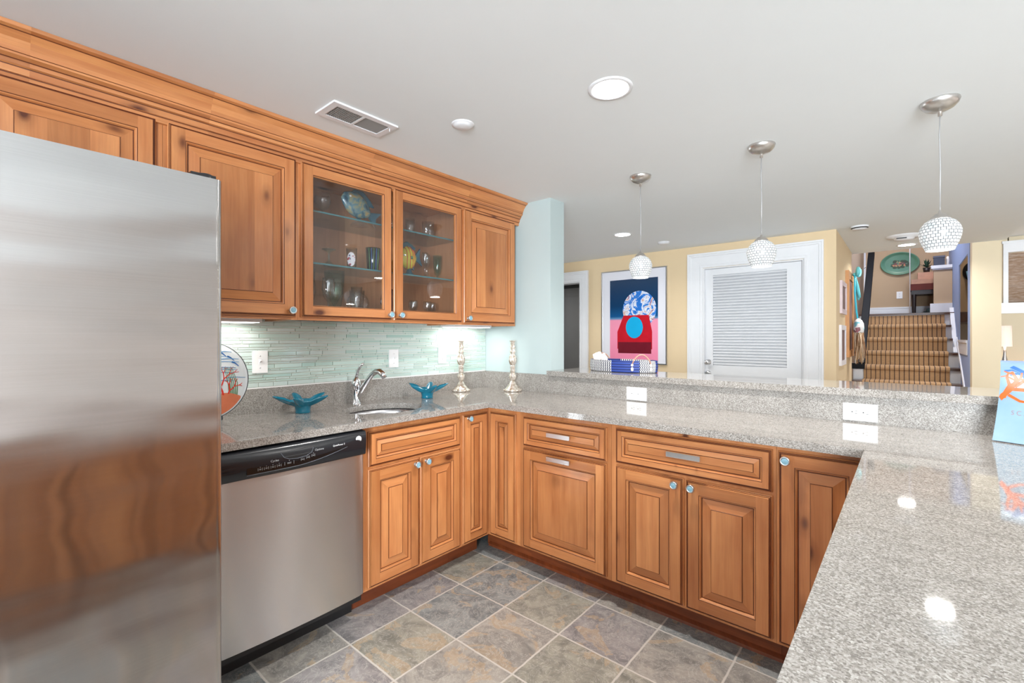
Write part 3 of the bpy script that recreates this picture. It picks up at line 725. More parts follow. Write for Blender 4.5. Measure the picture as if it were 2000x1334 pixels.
sbox('wall_bar', TAN, (-1.866, 1.3, 2.606, 2.755, 0, 1.033))
b = MB(); b.box(-1.866, 1.3, 2.545, 2.965, 1.0335, 1.0665)
tag(b.build('bar_top', GRANITE, bevel=.002), 'raised grey granite bar ledge running behind the peninsula counter', 'bar counter')
# caulk line
b = MB(); b.box(XW+.002, XW+.009, .476, 2.572, 1.0361, 1.041)
struct(b.build('trim_7', PLATEW))

# sink
t = thing('undermount_sink', 'oval stainless steel sink set under the granite by the faucet', 'sink', (SX, SY, .75))
b = MB(); b.lathe((SX, SY, 0), [(1.0, .882), (.985, .882), (.965, .86), (.93, .80), (.85, .755), (.5, .745), (.1, .742)], 40, sx=SA+.008, sy=SB+.008); b.build('basin', SINKST, t)
b = MB(); b.lathe((SX, SY, 0), [(.001, .7425), (.03, .744), (.042, .746), (.044, .743)], 24); b.build('drain', CHROME, t)
# faucet
fx, fy = -2.400, 1.432
t = thing('faucet', 'chrome single-handle kitchen faucet behind the sink', 'faucet', (fx, fy, CT))
b = MB(); b.lathe((fx, fy, CT), [(.027, 0), (.027, .004), (.021, .010), (.020, .075), (.021, .082)], 24); b.build('body', CHROME, t)
b = MB(); b.lathe((fx, fy, CT), [(.020, .083), (.0215, .088), (.026, .100), (.027, .112), (.022, .130), (.013, .146), (.007, .156), (.0005, .158)], 24); 
b.tube([(fx, fy, CT+.145), (fx+.006, fy+.002, CT+.175), (fx+.018, fy+.008, CT+.205), (fx+.034, fy+.016, CT+.225), (fx+.046, fy+.020, CT+.230)], [.010, .009, .009, .008, .005], 10); b.build('lever', CHROME, t)
b = MB(); b.tube([(fx+.004, fy+.004, CT+.015), (fx+.014, fy+.010, CT+.045), (fx+.035, fy+.018, CT+.085), (fx+.065, fy+.03, CT+.13), (fx+.095, fy+.04, CT+.168), (fx+.125, fy+.05, CT+.188), (fx+.152, fy+.056, CT+.188), (fx+.175, fy+.06, CT+.172), (fx+.186, fy+.063, CT+.155)], [.012, .0145, .016, .0155, .015, .0155, .0165, .0165, .0145], 14); b.build('spout', CHROME, t)

# ---------------------------------------------------------------- glass mosaic backsplash
b = MB(); X0 = XW+.001; b.box(XW+.0005, XW+.004, .40, 2.5915, 1.036, 1.384, m=1)
z = 1.043; rows = [.021, .0085, .0085, .015, .015, .0085, .021, .0085, .015, .0085]; ri = 0; seedk = 0
while z < 1.38:
    h = rows[ri % len(rows)]; h = min(h, 1.383-z); ri += 1
    y = .40-random.random()*.12
    while y < 2.588:
        l = random.choice([.045, .07, .10, .14, .14, .2, .2]) if h < .012 else random.choice([.07, .10, .14, .2])
        y1_ = min(y+l, 2.589); ya = max(y, .402)
        if y1_-ya > .004:
            seedk += 1; k = seedk
            pts = [(ya, z), (y1_, z), (y1_, z+h), (ya, z+h)]; e = .0006
            uv = [(k+.5, 0)]*4
            b.face([(X0+.0075, p[0]+(e if q in (0, 3) else -e), p[1]+(e if q < 2 else -e)) for q, p in enumerate(pts)], 0, uv)
            for q in range(4):
                p, p2 = pts[q], pts[(q+1) % 4]
                def ins(qq, pp): return (pp[0]+(e if qq in (0, 3) else -e), pp[1]+(e if qq < 2 else -e))
                i1, i2 = ins(q, p), ins((q+1) % 4, p2)
                b.face([(X0+.003, *p), (X0+.003, *p2), (X0+.0075, *i2), (X0+.0075, *i1)], 0, uv)
        y = y1_+.0026
        if y1_ >= 2.589: break
    z += h+.0026
tag(b.build('tile_backsplash', [MOSAIC, GROUT]), 'pale green glass strip mosaic backsplash under the wall cabinets', 'backsplash')

# wall plates
def FB(a, z, n): return (XW+.009+n, a, z)        # on the mosaic
def FS(a, z, n): return (a, 2.572-n, z)          # on the bar backsplash
def FBK(a, z, n): return (a, 9.9-n, z)
def plate(F, a, z, w, h, label, kind, parent_loc, cat):
    t = thing('light_switch' if kind == 'switch' else 'power_outlet', label, cat, parent_loc)
    b = MB(); b.box(a-w/2, a+w/2, z-h/2, z+h/2, 0, .006, F=F); b.build('cover_plate', PLATEW, t, bevel=.002)
    if kind == 'switch':
        b = MB(); b.box(a-.006, a+.006, z-.013, z+.013, .006, .009, F=F); b.mesh([F(a-.004, z-.004, .008), F(a+.004, z-.004, .008), F(a+.004, z+.006, .008), F(a-.004, z+.006, .008), F(a-.0035, z+.006, .020), F(a+.0035, z+.006, .020), F(a+.0035, z+.011, .019), F(a-.0035, z+.011, .019)], [(0, 1, 5, 4), (4, 5, 6, 7), (0, 4, 7, 3), (1, 2, 6, 5), (3, 7, 6, 2)])
        b.build('toggle', PLATEW, t)
        for q in (-.03, .03):
            b = MB(); b.lathe((0, 0, 0), [(.0005, .0075), (.003, .007), (.0035, .006)], 10, F=lambda x, y, zz: F(a+x, z+q+y, zz)); b.build('screw', SATIN, t)
    else:
        hor = w > h
        for q in (-1, 1):
            b = MB(); ca, cz = (a+q*.020, z) if hor else (a, z+q*.020)
            pts = [(ca+.0165*math.cos(x*PI/10)*(1 if hor else 1), cz+.0165*math.sin(x*PI/10)) for x in range(20)]
            pts = [(max(ca-.0145, min(ca+.0145, p[0])), p[1]) if not hor else (p[0], max(cz-.0145, min(cz+.0145, p[1]))) for p in pts]
            b.prism(pts, F, .006, .0075); 
            rc = b.build('receptacle', PLATEW, t)
            b = MB()
            if hor:
                b.box(ca+.001, ca+.010, cz+.005, cz+.007, .0075, .0078, F=F); b.box(ca+.001, ca+.010, cz-.007, cz-.005, .0075, .0078, F=F); b.lathe((0, 0, 0), [(.0005, .0078), (.0028, .0078), (.003, .0075)], 8, F=lambda x, y, zz: F(ca-.008+x, cz+y, zz))
            else:
                b.box(ca+.005, ca+.007, cz-.001, cz+.008, .0075, .0078, F=F); b.box(ca-.007, ca-.005, cz-.001, cz+.008, .0075, .0078, F=F); b.lathe((0, 0, 0), [(.0005, .0078), (.0028, .0078), (.003, .0075)], 8, F=lambda x, y, zz: F(ca+x, cz-.008+y, zz))
            b.build('slots', SLOT, rc)
    return t
plate(FB, .944, 1.170, .072, .113, 'white toggle switch on the mosaic, nearest the refrigerator', 'switch', (XW+.009, .944, 1.17), 'light switch')
plate(FB, 1.742, 1.160, .070, .113, 'white toggle switch on the mosaic, right of the faucet', 'switch', (XW+.009, 1.742, 1.16), 'light switch')
plate(FB, 2.146, 1.170, .070, .116, 'white upright outlet on the mosaic beside the left candlestick', 'outlet', (XW+.009, 2.146, 1.17), 'outlet')
plate(FS, -1.222, .958, .125, .076, 'white sideways outlet on the bar backsplash, below the basket', 'outlet', (-1.222, 2.572, .958), 'outlet')
plate(FS, -.158, .960, .125, .076, 'white sideways outlet on the bar backsplash, nearest the blue dish', 'outlet', (-.158, 2.572, .96), 'outlet')
plate(FBK, -.09, 1.99, .075, .115, 'small white outlet on the stair landing wall below the green tray', 'outlet', (-.09, 9.9, 1.99), 'outlet')

# ---------------------------------------------------------------- refrigerator and dishwasher
FX = -1.50
t = thing('refrigerator', 'large stainless steel refrigerator standing at the left edge', 'refrigerator', (-1.95, .02, 0))
b = MB(); b.box(-2.42, FX-.075, -.435, .466, .03, 1.72); b.build('case', plain('fridge_case', (.10, .10, .105), .45), t, bevel=.004)
def rdoor(y0_, y1_, z0_, z1_):
    b = MB(); r = .020; pts = []
    for (cx, cy, a0_) in ((FX-r, y1_-r, 0), ):
        pass
    poly = [(FX-.07, y0_)]
    for i in range(9): a = -PI/2+PI/2*i/8; poly.append((FX-r+r*math.cos(a), y0_+r+r*math.sin(a)))
    for i in range(9): a = PI/2*i/8; poly.append((FX-r+r*math.cos(a), y1_-r+r*math.sin(a)))
    poly.append((FX-.07, y1_)); n = len(poly)
    vs = [(x, y, z0_) for x, y in poly]+[(x, y, z1_) for x, y in poly]
    acc = [0]
    for i in range(1, n): acc.append(acc[-1]+math.hypot(poly[i][0]-poly[i-1][0], poly[i][1]-poly[i-1][1]))
    b.mesh(vs, [(i, i+1, n+i+1, n+i) for i in range(n-1)], 0, True, lambda i: (acc[i % n], z0_ if i < n else z1_))
    b.mesh(vs, [tuple(range(n)), tuple(range(n, 2*n))], 0, False)
    return b
rdoor(-.435, .472, .06, 1.745).build('door', STEEL_F, t)
b = MB(); b.box(-1.66, FX-.03, .40, .462, 1.7455, 1.762); b.lathe((FX-.05, .44, 1.7455), [(.022, 0), (.022, .018), (.018, .02), (.0005, .02)], 16); b.build('hinge_cover', BLACK, t, bevel=.003)
b = MB(); b.box(-2.3, FX-.09, -.42, .45, 0, .05); b.build('base_grille', BLACKM, t)

DX = -1.856
def FDW(a, z, n): return (DX+n, a, z)
t = thing('dishwasher', 'stainless dishwasher with a black control panel, beside the refrigerator', 'dishwasher', (-2.15, .855, 0))
b = MB(); b.box(-2.45, DX-.03, .558, 1.150, .10, .874); b.build('tub', BLACKM, t)
b = MB(); n = 24; vs = []
for i in range(n+1):
    y = .558+.592*i/n; q = (y-.854)/.296
    for z in (.136, .768): vs.append((DX+.004-.012*q*q-(.006 if abs(q) > .985 else 0), y, z))
b.mesh(vs, [(2*i, 2*i+2, 2*i+3, 2*i+1) for i in range(n)], 0, True, lambda i: (vs[i][1], vs[i][2]))
b.build('door', STEEL_D, t)
b = MB(); b.box(DX-.035, DX-.013, .560, 1.148, .137, .767); b.build('door_core', BLACKM, t)
b = MB()   # curved control panel: upper flat face bowing out
pa, pz = [], []
prof = [(-.03, .768), (.000, .768), (.006, .772), (.010, .800), (.012, .835), (.010, .862), (.004, .874), (-.03, .876)]
ny = 24
for i in range(ny+1):
    y = .558+.592*i/ny; bow = 1-((y-.854)/.30)**2
    for (n, z) in prof: pa.append((DX+n+(.010*max(0, bow) if n > .003 and z < .85 else 0), y, z))
m_ = len(prof)
b.mesh(pa, [(i*m_+j, (i+1)*m_+j, (i+1)*m_+j+1, i*m_+j+1) for i in range(ny) for j in range(m_-1)], 0, True)
b.mesh(pa, [tuple(range(m_)), tuple(ny*m_+j for j in range(m_))], 0)
cp = b.build('control_panel', BLACK, t)
def PN(y, z): # panel surface offset
    bow = max(0, 1-((y-.854)/.30)**2); n = .011+(.010*bow)*(1 if z < .84 else .35)
    return n
def FPN(a, z, n): return (DX+PN(a, z)+n, a, z)
# glossy lens: a curved band (left part tall, lower edge swooping up to the right)
top_ = [(.655+.40*i/16, .846+.004*math.sin(PI*i/16)) for i in range(17)]
bot_ = [(.655+.40*i/16, .786+.036*(max(0, (i-7)/9))**1.6) for i in range(17)]
b = MB(); b.mesh([FPN(a, z, .0012) for a, z in top_]+[FPN(a, z, .0012) for a, z in bot_], [(i, i+1, 17+i+1, 17+i) for i in range(16)]); b.build('panel_lens', LENS, cp)
b = MB(); b.tube([FPN(a, z-.001, .0015) for a, z in bot_], .0012, 6); b.build('lens_rim', plain('rim_grey', (.10, .11, .13), .3), cp)
# pocket handle
b = MB(); pk = [(.775, .846), (.905, .846), (.895, .828), (.872, .818), (.84, .815), (.806, .818), (.786, .828)]
b.mesh([FPN(a, z, .0020) for a, z in pk], [tuple(range(7))]); b.build('pocket_handle', BLACKM, cp)
b = MB(); b.tube([FPN(a, z, .0022) for a, z in (pk[0], pk[6], pk[5], pk[4], pk[3], pk[2], pk[1])], .0013, 6); b.build('pocket_rim', bpy.data.materials['rim_grey'], cp)
for q in (.806, .818, .83):
    b = MB(); b.box(.562, .632, q-.003, q+.003, .010, .016, F=FDW); b.build('vent_slat', BLACK, cp, bevel=.001)
for (a, z, w_, h_) in ((.700, .800, .016, .010), (.722, .800, .016, .010), (.745, .800, .016, .010), (.768, .801, .016, .010), (.806, .803, .036, .013), (.858, .807, .013, .010), (.880, .811, .013, .010), (.902, .815, .013, .010)):
    b = MB(); e = .0009
    for (x0_, x1_, z0_, z1_) in ((a-w_/2, a-w_/2+e, z-h_/2, z+h_/2), (a+w_/2-e, a+w_/2, z-h_/2, z+h_/2), (a-w_*.22, a+w_*.22, z+.0012, z+.0022), (a-w_*.22, a+w_*.22, z-.0022, z-.0012), (a-.001, a+.001, z+h_/2+.002, z+h_/2+.004)):
        b.mesh([FPN(x0_, z0_, .0018), FPN(x1_, z0_, .0018), FPN(x1_, z1_, .0018), FPN(x0_, z1_, .0018)], [(0, 1, 2, 3)])
    b.build('button', GREYTX, cp)
text('Cycles', .0115, FPN, GREYTX, 'cycles_lettering', cp, .752, .822, .0018)
text('Options', .0115, FPN, GREYTX, 'options_lettering', cp, .928, .834, .0018)
text('QuietPower 3', .0095, FPN, PLATEW, 'name_lettering', cp, 1.015, .836, .0018)
b = MB(); gx, gz = 1.112, .843
b.lathe((0, 0, 0), [(.0005, .003), (.0135, .003), (.014, .0022), (.014, 0)], 28, F=lambda x, y, q: (DX+.011+q, gx+x, gz+y)); lg = b.build('logo_badge', PLATEW, cp)
b = MB()
def ring(mb, c, r0, r1, a0, a1, n):
    k = 14; P = []
    for i in range(k+1):
        a = a0+(a1-a0)*i/k; P += [(DX+.011+n, gx+c[0]+r0*math.cos(a), gz+c[1]+r0*math.sin(a)), (DX+.011+n, gx+c[0]+r1*math.cos(a), gz+c[1]+r1*math.sin(a))]
    mb.mesh(P, [(2*i, 2*i+1, 2*i+3, 2*i+2) for i in range(k)])
ring(b, (0, 0), .0095, .0105, 0, 2*PI, .0033)
ring(b, (-.0026, 0), .0028, .0040, .6, 5.6, .0033); ring(b, (.0034, .0018), .0014, .0024, .8, 4.7, .0033); ring(b, (.0034, -.0020), .0016, .0027, 1.4, 5.4, .0033)
b.build('logo_letters', plain('logo_dark', (.06, .06, .07), .4), lg)
b = MB(); b.box(-1.998, -1.990, .558, 1.163, .0, .118); b.build('toe_panel', BLACKM, t)
b = MB(); b.box(-2.46, XF, .478, .552, .0, .880, grain=2)
tag(b.build('filler_panel', WOOD), 'narrow wooden panel between the refrigerator and the dishwasher', 'cabinet panel')


# ---------------------------------------------------------------- things on the counters
TEALG = plain('teal_ceramic', srgb(14, 112, 138), .16, coat=.5, vary=.25)
def starfish_bowl(cx, cy, rot, label, R=.138):
    b = MB(); NR, NA = 10, 60; vs = []
    for side in (0, 1):
        for i in range(NR+1):
            u = i/NR
            for j in range(NA):
                a = 2*PI*j/NA; c5 = math.cos(5*(a))
                reach = .060+(R-.060)*max(0, (c5+.30)/1.30)**2.0
                r = .040*(1-u)+reach*u if side == 0 else .036*(1-u)+(reach-.004)*u
                z = .034+.026*u**.9+(.026*max(0, c5)*u*u) if u > 0 else .034
                if side: z += -.0+.005
                if side and u == 0: r = .002; z = .030
                vs.append((cx+r*math.cos(a+rot), cy+r*math.sin(a+rot), CT+z))
    for side in (0, 1):
        o = side*(NR+1)*NA
        b_f = [(o+i*NA+j, o+i*NA+(j+1) % NA, o+(i+1)*NA+(j+1) % NA, o+(i+1)*NA+j) for i in range(NR) for j in range(NA)]
        if side == 0: F0 = b_f
        else: F1 = b_f
    e = [(NR*NA+j, NR*NA+(j+1) % NA, (NR+1)*NA+NR*NA+(j+1) % NA, (NR+1)*NA+NR*NA+j) for j in range(NA)]
    b.mesh(vs, F0+F1+e, 0, True)
    b.lathe((cx, cy, CT), [(.0005, 0), (.034, 0), (.037, .003), (.035, .012), (.038, .028), (.042, .038)], 28)
    return tag(b.build('starfish_bowl', TEALG, None, (cx, cy, CT)), label, 'bowl', 'teal starfish bowls')
starfish_bowl(-2.315, 1.085, .55, 'glossy teal starfish-shaped bowl on the counter left of the faucet')
starfish_bowl(-2.285, 1.855, 1.0, 'glossy teal starfish-shaped bowl on the counter right of the sink', .134)

m, nt, bs = mat('mercury_glass'); tc = node(nt, 'ShaderNodeTexCoord'); n1 = noise(nt, tc.outputs['Object'], 60, 4)
L(nt, ramp(nt, n1.outputs[0], [(.35, srgb(170, 150, 128)), (.55, srgb(226, 216, 204))]), bs.inputs['Base Color']); bs.inputs['Metallic'].default_value = .6; bs.inputs['Roughness'].default_value = .17
bs.inputs['Coat Weight'].default_value = .8; MERC = m
def candlestick(x, y, label):
    t = thing('candlestick', label, 'candlestick', (x, y, CT), 'silver glass candlesticks')
    b = MB(); seg = 24; pr = [(.0005, 0), (.062, 0), (.066, .006), (.064, .014), (.052, .022), (.034, .040), (.022, .060), (.014, .074)]
    b.lathe((x, y, CT), pr, seg); 
    for i in range(seg): a = 2*PI*i/seg; b.sphere((x+.060*math.cos(a), y+.060*math.sin(a), CT+.010), .007, seg=6)
    b.build('base', MERC, t)
    b = MB(); pr = [(.014, .074), (.018, .082), (.0245, .095), (.026, .106), (.022, .120), (.013, .128), (.0165, .134), (.0185, .146), (.015, .156), (.0185, .166), (.0175, .176), (.015, .182), (.020, .192), (.026, .212), (.025, .236), (.019, .254), (.015, .262), (.0195, .272), (.0195, .286), (.014, .294), (.0185, .304), (.0185, .316), (.013, .326), (.015, .332), (.017, .338)]
    n = len(pr); vs = []; sg = 48
    for j in range(sg):
        a = 2*PI*j/sg
        for (r, z) in pr: rr = r*(1+(.10*math.cos(12*a) if .18 < z < .26 else .05*math.cos(8*a))); vs.append((x+rr*math.cos(a), y+rr*math.sin(a), CT+z))
    b.mesh(vs, [(j*n+i, ((j+1) % sg)*n+i, ((j+1) % sg)*n+i+1, j*n+i+1) for j in range(sg) for i in range(n-1)], 0, True); b.build('stem', MERC, t)
    b = MB(); b.lathe((x, y, CT), [(.015, .338), (.016, .346), (.022, .354), (.0225, .357), (.019, .357), (.015, .350), (.0005, .348)], 24); b.build('candle_cup', MERC, t)
candlestick(-2.385, 2.238, 'silvery glass candlestick standing against the mosaic, left of the pair')
candlestick(-2.118, 2.485, 'silvery glass candlestick standing against the teal wall, right of the pair')

# round coral platter leaning behind the refrigerator edge
PLW = plain('platter_white', srgb(232, 238, 240), .15, coat=.6, vary=.01)
PB = plain('paint_blue', srgb(110, 160, 205), .2, vary=.2); PB2 = plain('paint_deep_blue', srgb(60, 110, 175), .2, vary=.2)
PR = plain('paint_red_coral', srgb(222, 62, 50), .2, vary=.1); PO = plain('paint_orange', srgb(222, 128, 92), .2, vary=.35); PG = plain('paint_green', srgb(92, 140, 92), .2, vary=.2)
DKRIM = plain('dark_rim', srgb(50, 56, 62), .3)
pcx, pcy, pcz, pr_ = -2.372, .680, CT+.012+.172, .172
ca, sa = math.cos(math.radians(53)), math.sin(math.radians(53)); tl = .16
def FPL(a, bb, n):   # a along face, bb up, n towards viewer
    nx, ny = sa, -ca; ax, ay = ca, sa
    up = (-tl*nx, -tl*ny, math.sqrt(1-tl*tl)); nn = (nx*math.sqrt(1-tl*tl), ny*math.sqrt(1-tl*tl), tl)
    return (pcx+ax*a+up[0]*bb+nn[0]*n, pcy+ay*a+up[1]*bb+nn[1]*n, pcz+up[2]*bb+nn[2]*n)
def dish_n(a, bb): r = math.hypot(a, bb)/pr_; return .016*r*r
t = thing('coral_platter', 'round platter painted with red coral, half hidden behind the refrigerator', 'platter', (pcx, pcy, CT))
b = MB(); b.lathe((0, 0, 0), [(.0005, 0), (pr_*.3, .0015), (pr_*.6, .006), (pr_*.85, .0115), (pr_, .016), (pr_+.002, .013), (pr_*.85, .0065), (pr_*.6, .0), (.0005, -.006)], 56, F=FPL); pl = b.build('plate', PLW, t)
b = MB(); b.tube([FPL((pr_+.001)*math.cos(2*PI*i/48), (pr_+.001)*math.sin(2*PI*i/48), .0155) for i in range(49)], .0016, 6); b.build('rim', DKRIM, pl)
def stroke(mb, F, nf, pts, w0, w1, lift=.0012, n=10):
    """painted brush stroke: a thin ribbon following the glaze"""
    P = []
    for i in range(n+1):
        u = i/n*(len(pts)-1); k = min(int(u), len(pts)-2); f = u-k
        P.append((pts[k][0]*(1-f)+pts[k+1][0]*f, pts[k][1]*(1-f)+pts[k+1][1]*f))
    vs = []
    for i, p in enumerate(P):
        q0, q1 = P[max(0, i-1)], P[min(n, i+1)]; dx, dy = q1[0]-q0[0], q1[1]-q0[1]; l = math.hypot(dx, dy) or 1
        w_ = (w0+(w1-w0)*i/n)/2; nx, ny = -dy/l*w_, dx/l*w_
        for s_ in (-1, 1): a, c = p[0]+s_*nx, p[1]+s_*ny; vs.append(F(a, c, nf(a, c)+lift))
    mb.mesh(vs, [(2*i, 2*i+1, 2*i+3, 2*i+2) for i in range(n)])
def coral(mb, F, nf, x, y, ang, ln, w_, depth, lim=None):
    x2, y2 = x+ln*math.cos(ang), y+ln*math.sin(ang)
    if lim and not lim(x2, y2): return
    xm, ym = (x+x2)/2+random.uniform(-.1, .1)*ln, (y+y2)/2+random.uniform(-.1, .1)*ln
    stroke(mb, F, nf, [(x, y), (xm, ym), (x2, y2)], w_, w_*.75, lift=.0012+.0001*depth)
    if depth: 
        for d in (random.uniform(.3, .6), -random.uniform(.3, .65)): coral(mb, F, nf, x2, y2, ang+d, ln*random.uniform(.65, .85), w_*.72, depth-1, lim)
inside = lambda a, c: math.hypot(a, c) < pr_*.93
random.seed(3)
b = MB()
for i in range(16):
    z0_ = -.02+.185*i/16+random.uniform(-.003, .003); h = math.sqrt(max(.0001, (pr_*.94)**2-z0_**2)); a0_ = random.uniform(-h, h*.5); a1_ = min(h, a0_+random.uniform(.05, .13))
    stroke(b, FPL, dish_n, [(a0_, z0_), ((a0_+a1_)/2, z0_+.003), (a1_, z0_)], .004, .002)
b.build('painted_water', PB, pl)
b = MB()
for (a, c) in ((.045, .13), (.08, .11), (.02, .105), (.10, .085)): stroke(b, FPL, dish_n, [(a, c), (a+.014, c-.006), (a+.03, c-.02)], .008, .003)
b.build('painted_waves', PB2, pl)
b = MB()
coral(b, FPL, dish_n, .075, -.075, 1.9, .05, .009, 4, inside); coral(b, FPL, dish_n, .085, -.075, 1.2, .035, .008, 3, inside); coral(b, FPL, dish_n, .03, -.085, 2.0, .045, .008, 3, inside); coral(b, FPL, dish_n, .07, -.07, 2.7, .04, .006, 3, inside)
b.build('painted_coral', PR, pl)
b = MB()
for k in range(6): stroke(b, FPL, dish_n, [(.13-.006*k, -.075), (.128-.008*k, -.01), (.10-.006*k, .06)], .0045, .0015)
for k in range(4): stroke(b, FPL, dish_n, [(.01-.01*k, -.11), (.0-.012*k, -.07), (-.02-.01*k, -.02)], .0045, .0015)
b.build('painted_grass', PG, pl)
b = MB(); vs = []; n = 20
for i in range(n+1):
    a = -.150+.296*i/n; lo = -math.sqrt(max(0, (pr_*.965)**2-a*a)); hi = -.085+.022*math.sin(a*22)+a*.12
    hi = max(hi, lo); vs += [FPL(a, lo, dish_n(a, lo)+.0014), FPL(a, (lo+hi)/2, dish_n(a, (lo+hi)/2)+.0014), FPL(a, hi, dish_n(a, hi)+.0014)]
b.mesh(vs, [(3*i+j, 3*i+j+1, 3*i+3+j+1, 3*i+3+j) for i in range(n) for j in range(2)]); b.build('painted_sand', PO, pl)
b = MB()
for q in (-.05, .055):
    p0 = FPL(q, -pr_+.004, .022); p1 = FPL(q, -pr_, -.04); b.tube([(p0[0], p0[1], CT+.03), (p0[0], p0[1], CT+.008), (p1[0], p1[1], CT+.008), (p1[0]-.0, p1[1], CT+.09)], .0055, 8)
b.build('stand', DKRIM, t)

# blue coral square dish standing at the right
m, nt, bs = mat('pale_blue_glass'); bs.inputs['Base Color'].default_value = srgb(190, 214, 224)+(1,); bs.inputs['Roughness'].default_value = .06; bs.inputs['Coat Weight'].default_value = 1
tc = node(nt, 'ShaderNodeTexCoord'); n1 = noise(nt, tc.outputs['Object'], 7, 4); L(nt, mix(nt, n1.outputs[0], srgb(112, 146, 172), srgb(158, 184, 198)), bs.inputs['Base Color']); PALEB = m
EDGEB = plain('slate_blue_edge', srgb(118, 134, 158), .2)
dx0, dy0 = .266, 2.490
an = math.radians(-24); ux, uy = math.cos(an), math.sin(an); vx, vy = uy, -ux   # v: towards viewer
W_, H_ = .30, .285
def FD2(a, s_, n=0):
    """a 0..W across, s 0..1 up the curved sheet"""
    f = FDf(s_)        # foot sweeps forward, lip curls
    z = .004+H_*(1-(1-s_)**1.35)
    side = -.024*math.exp(-s_*4)+.012*math.sin(PI*min(1, s_*1.0))*0
    side2 = .005*s_**2*(1-2*a/W_)
    aa = a+side2
    dz = (FDz(s_+.01)-FDz(s_-.01)); df = (FDf(s_+.01)-FDf(s_-.01)); l = math.hypot(dz, df)
    nv, nz = dz/l, -df/l
    return (dx0+ux*aa+vx*(f+nv*n), dy0+uy*aa+vy*(f+nv*n), CT+z+nz*n)
def FDz(s_): return .004+H_*(1-(max(0, 1-s_))**1.35)
def FDf(s_): return .07*(max(0, 1-s_))**2.4+.018*max(0, s_)**3
t = thing('coral_dish', 'curved pale blue square dish painted with orange coral, at the right edge', 'dish', (dx0+.15*ux+.05*vx, dy0+.15*uy+.05*vy, CT))
b = MB(); NA, NS = 20, 24; vs = []
for n_ in (0, -.006):
    for i in range(NS+1):
        for j in range(NA+1): vs.append(FD2(W_*j/NA, i/NS, n_))
o_ = (NS+1)*(NA+1)
fs = [(k*o_+i*(NA+1)+j, k*o_+i*(NA+1)+j+1, k*o_+(i+1)*(NA+1)+j+1, k*o_+(i+1)*(NA+1)+j) for k in (0, 1) for i in range(NS) for j in range(NA)]
b.mesh(vs, fs, 0, True)
ed = [i*(NA+1) for i in range(NS+1)]; eb = [(p, p+o_, q+o_, q) for p, q in zip(ed, ed[1:])]; ed2 = [i*(NA+1)+NA for i in range(NS+1)]; eb += [(p, p+o_, q+o_, q) for p, q in zip(ed2, ed2[1:])]
eb += [(j, j+1, j+1+o_, j+o_) for j in range(NA)]+[(NS*(NA+1)+j, NS*(NA+1)+j+1, NS*(NA+1)+j+1+o_, NS*(NA+1)+j+o_) for j in range(NA)]
b.mesh(vs, eb, 1, False); dd = b.build('sheet', [PALEB, EDGEB], t)
F3 = lambda a, c, n: FD2(max(.001, min(W_-.001, a)), max(0.01, min(.995, c/H_)), n)
zero = lambda a, c: 0
random.seed(11)
b = MB(); lim = lambda a, c: 0 < a < W_ and .0 < c < H_
coral(b, F3, zero, .012, .125, 1.25, .045, .014, 2, lim); stroke(b, F3, zero, [(.002, .12), (.03, .155), (.045, .19), (.03, .225)], .017, .008)
stroke(b, F3, zero, [(.04, .165), (.07, .195), (.12, .20), (.18, .215)], .012, .006); stroke(b, F3, zero, [(.03, .155), (.08, .155), (.15, .15), (.25, .145)], .012, .010)
stroke(b, F3, zero, [(.025, .135), (.06, .115), (.11, .118), (.14, .09)], .009, .004); stroke(b, F3, zero, [(.11, .118), (.15, .10), (.19, .06)], .006, .003)
stroke(b, F3, zero, [(.03, .215), (.01, .225)], .008, .004); stroke(b, F3, zero, [(.045, .185), (.015, .205), (.002, .20)], .007, .004)
coral(b, F3, zero, .12, .20, 1.3, .035, .007, 3, lim); coral(b, F3, zero, .18, .215, .7, .03, .006, 3, lim); coral(b, F3, zero, .2, .145, -.5, .035, .006, 3, lim); coral(b, F3, zero, .22, .15, .6, .03, .006, 3, lim)
b.build('painted_coral', plain('paint_coral_orange', srgb(232, 96, 44), .15, vary=.25), dd)
b = MB()
for k in range(16): a = .01+.11*random.random(); c = .215+.03*random.random()-a*.25; stroke(b, F3, zero, [(a, c), (a+.02, c+.006), (a+.04, c-.006)], .010, .003, lift=.0008)
stroke(b, F3, zero, [(.03, .25), (.06, .225), (.075, .19)], .016, .010, lift=.0008)
b.build('painted_blue_cloud', PB2, dd)
b = MB()
for (c0, r0) in (((.19, .018), .030),):
    for i in range(24): a0_, a1_ = 2*PI*i/24, 2*PI*(i+1)/24; stroke(b, F3, zero, [(c0[0]+r0*1.6*math.cos(a0_), c0[1]+.006+r0*.5*math.sin(a0_)), (c0[0]+r0*1.6*math.cos(a1_), c0[1]+.006+r0*.5*math.sin(a1_))], .003, .003, n=1)
b.build('painted_shell_outline', plain('paint_brown', srgb(150, 116, 84), .3), dd)
text('S C A V', .019, F3, plain('faint_script', srgb(150, 128, 132), .3), 'faint_lettering', dd, .068, .080, .0008)

